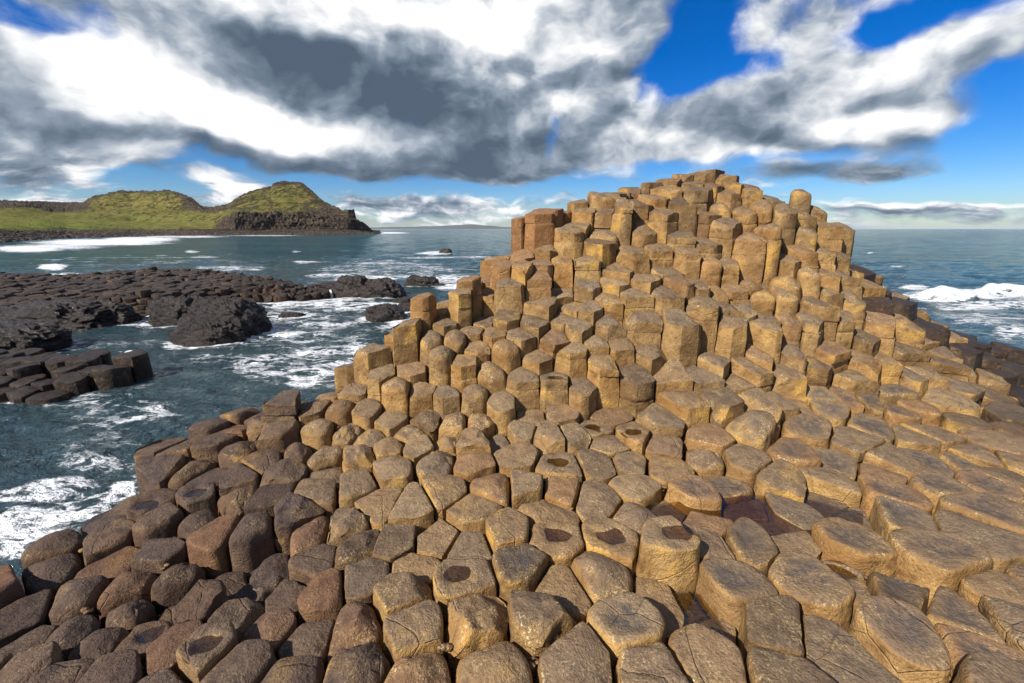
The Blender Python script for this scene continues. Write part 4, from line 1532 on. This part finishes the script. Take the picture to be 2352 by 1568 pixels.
def build_sea():
    rr = np.concatenate([np.geomspace(1.6, 60, 420), np.geomspace(60, 400, 110)[1:], np.geomspace(400, 20000, 40)[1:]])
    ang = np.concatenate([np.linspace(-66, 66, 760), np.linspace(66, 294, 60)[1:-1]])
    a = np.radians(ang)
    Rr, A = np.meshgrid(rr, a, indexing='ij')
    P = np.stack([Rr * np.sin(A), Rr * np.cos(A), np.zeros_like(Rr)], -1)
    x, y, d = proj(P)
    front = (P[..., 1] > .3)
    foam = np.zeros_like(Rr)
    wx = 12 * pn(np.stack([P[..., 0] * .5, P[..., 1] * .5, P[..., 2]], -1))
    for fx, fy, hx, hy, s_ in FOAM:
        if .5 < s_ < .95:
            s_, hx, hy = s_ * .82, hx * 1.15, hy * 1.2
        q = np.hypot((x - fx + wx) / (hx * 1.25), (y - fy) / (hy * 1.35))
        foam = np.maximum(foam, s_ * (1 - sstep(q, .25, 1.0)) * front)
    for cx, cy, rx, ry in ROCK_W:
        q = np.hypot((P[..., 0] - cx) / (rx + .5), (P[..., 1] - cy) / (ry + .5))
        foam = np.maximum(foam, .62 * (1 - sstep(q, .75, 1.35)))
    flat = P[..., :2].reshape(-1, 2)
    near = (flat[:, 1] < 38) & (flat[:, 1] > 5) & (flat[:, 0] < 0)
    dd = np.full(len(flat), 99.)
    dd[near] = poly_dist(REEF, flat[near])
    foam = np.maximum(foam, (.55 * (1 - sstep(dd, .1, 1.4))).reshape(foam.shape))
    g = np.full(len(flat), -9.)
    nr = (Rr.ravel() < 19)
    g[nr] = ground(flat[nr])
    rim = np.exp(-((g + .25) / .35) ** 2)
    foam = np.maximum(foam, (.5 * rim).reshape(foam.shape))
    shallow = 1 - sstep(Rr, 10, 80)
    # swell and chop, faded where the grid is too coarse to carry it
    X = np.stack([P[..., 0] * .8 + P[..., 1] * .15, P[..., 1] * 1.2, np.zeros_like(Rr)], -1)
    f1 = 1 - sstep(Rr, 120, 500)
    f2 = 1 - sstep(Rr, 30, 110)
    f3 = 1 - sstep(Rr, 12, 30)
    z = .16 * fbm(X * .16 + 3, 2) * f1 + .11 * ridged(X * .42 + 9, 2) * f2 + .05 * ridged(X * 1.1, 3) * f3 + .018 * pn(X * 3.7) * f3
    z += (.12 + .35 * (x > 2000)) * sstep(foam, .7, 1.0) * (.6 + .8 * pn(X * .9 + 31)) * (1 - sstep(Rr, 100, 200))
    P[..., 2] = z - .03
    n, m = Rr.shape
    F = grid_faces(n, m, True)
    me = mk_mesh('sea', P.reshape(-1, 3), F[:, [0, 3, 2, 1]])
    add_attr(me, 'foam', foam.ravel())
    add_attr(me, 'shallow', shallow.ravel())
    tag(link('sea', me, M_SEA), kind='structure')


build_sea()
# ------------------------------------------------------------------ pools
def pool_obj(outline, z, label):
    a_ = np.roll(outline, -1, axis=0)
    if np.sum(outline[:, 0] * a_[:, 1] - a_[:, 0] * outline[:, 1]) < 0:
        outline = outline[::-1]
    c = outline.mean(0)
    n = len(outline)
    V = np.concatenate([[[0, 0, 0]], np.concatenate([outline - c, np.zeros((n, 1))], 1)])
    k = np.arange(n)
    F3 = np.stack([np.zeros(n, int), 1 + k, 1 + (k + 1) % n], -1)
    me = mk_mesh('rock_pool', V, None, F3)
    tag(link('rock_pool', me, M_POOL, None, (float(c[0]), float(c[1]), z)), label, 'rock pool', 'pools among the columns')


def densify(poly, k=4):
    out = []
    for a, b in zip(poly, np.roll(poly, -1, axis=0)):
        for j in range(k):
            out.append(a + (b - a) * j / k)
    return np.array(out)


POOL_LABELS = [
    ((1275, 880), 'tiny round pool in a column top among the tall front columns'),
    ((1385, 988), 'small brown pool in a broken low column left of the round topped one'),
    ((1475, 1003), 'small oval pool right of the broken low column on the pavement'),
    ((1290, 1075), 'ochre pool in a raised six sided cup at mid pavement'),
    ((1275, 1250), 'shallow pool edged with grey film above the big smooth column'),
    ((1420, 1240), 'shallow pool right beside the big smooth column'),
    ((1065, 1320), 'widest round amber pool filling a cupped column in the foreground'),
    ((340, 1150), 'olive pool on the flat column at the foamy left rim'),
    ((440, 1115), 'narrow pool on a brown column just right of the rim pool'),
    ((330, 1465), 'olive pool in a dark hollow at lower left'),
    ((520, 1420), 'little yellow pool on a dark column at lower left'),
    ((1535, 1220), 'round pool capping the upright pale column'),
    ((1960, 1320), 'dark brown pool on a wide stained column at lower right'),
]


def build_pools():
    for k, (i, (c, z, rm)) in enumerate(POOLS.items()):
        x, y = dpx[i]
        lab = min(POOL_LABELS, key=lambda e: math.hypot(e[0][0] - x, e[0][1] - y))
        if math.hypot(lab[0][0] - x, lab[0][1] - y) > 110:
            print('pool without label', x, y)
        if lab in POOL_LABELS and len(POOL_LABELS) > 1:
            POOL_LABELS.remove(lab)
        th = np.arange(28) * 2 * np.pi / 28
        r_ = rm * .78 * (1 + .08 * np.sin(2 * th + k))
        pool_obj(np.stack([c[0] + np.cos(th) * r_, c[1] + np.sin(th) * r_], -1), float(z), lab[1])
    for poly, lev, lab in BIG_POOLS:
        w = np.array([on_level(a, b, lev)[:2] for a, b in poly])
        pool_obj(densify(w, 3), lev, lab)


build_pools()

# ------------------------------------------------------------------ sea air
def build_haze():
    hx, z0, z1 = 21000.0, -3.5, 130.0
    V = [(-hx, -hx, z0), (hx, -hx, z0), (hx, hx, z0), (-hx, hx, z0), (-hx, -hx, z1), (hx, -hx, z1), (hx, hx, z1), (-hx, hx, z1)]
    F = [(0, 3, 2, 1), (4, 5, 6, 7), (0, 1, 5, 4), (1, 2, 6, 5), (2, 3, 7, 6), (3, 0, 4, 7)]
    me = mk_mesh('haze', V, F, smooth=False)
    m = bpy.data.materials.new('sea_air')
    m.use_nodes = True
    t = NT(m.node_tree)
    out = t.n('ShaderNodeOutputMaterial')
    v = t.n('ShaderNodeVolumePrincipled')
    v.inputs['Color'].default_value = (0.72, 0.84, 1.0, 1)
    v.inputs['Density'].default_value = 0.000028
    v.inputs['Anisotropy'].default_value = 0.0
    t.link(v.outputs[0], out.inputs['Volume'])
    tag(link('haze', me, m), 'thin blue sea haze over the far water and hills', 'haze', kind='stuff')


build_haze()
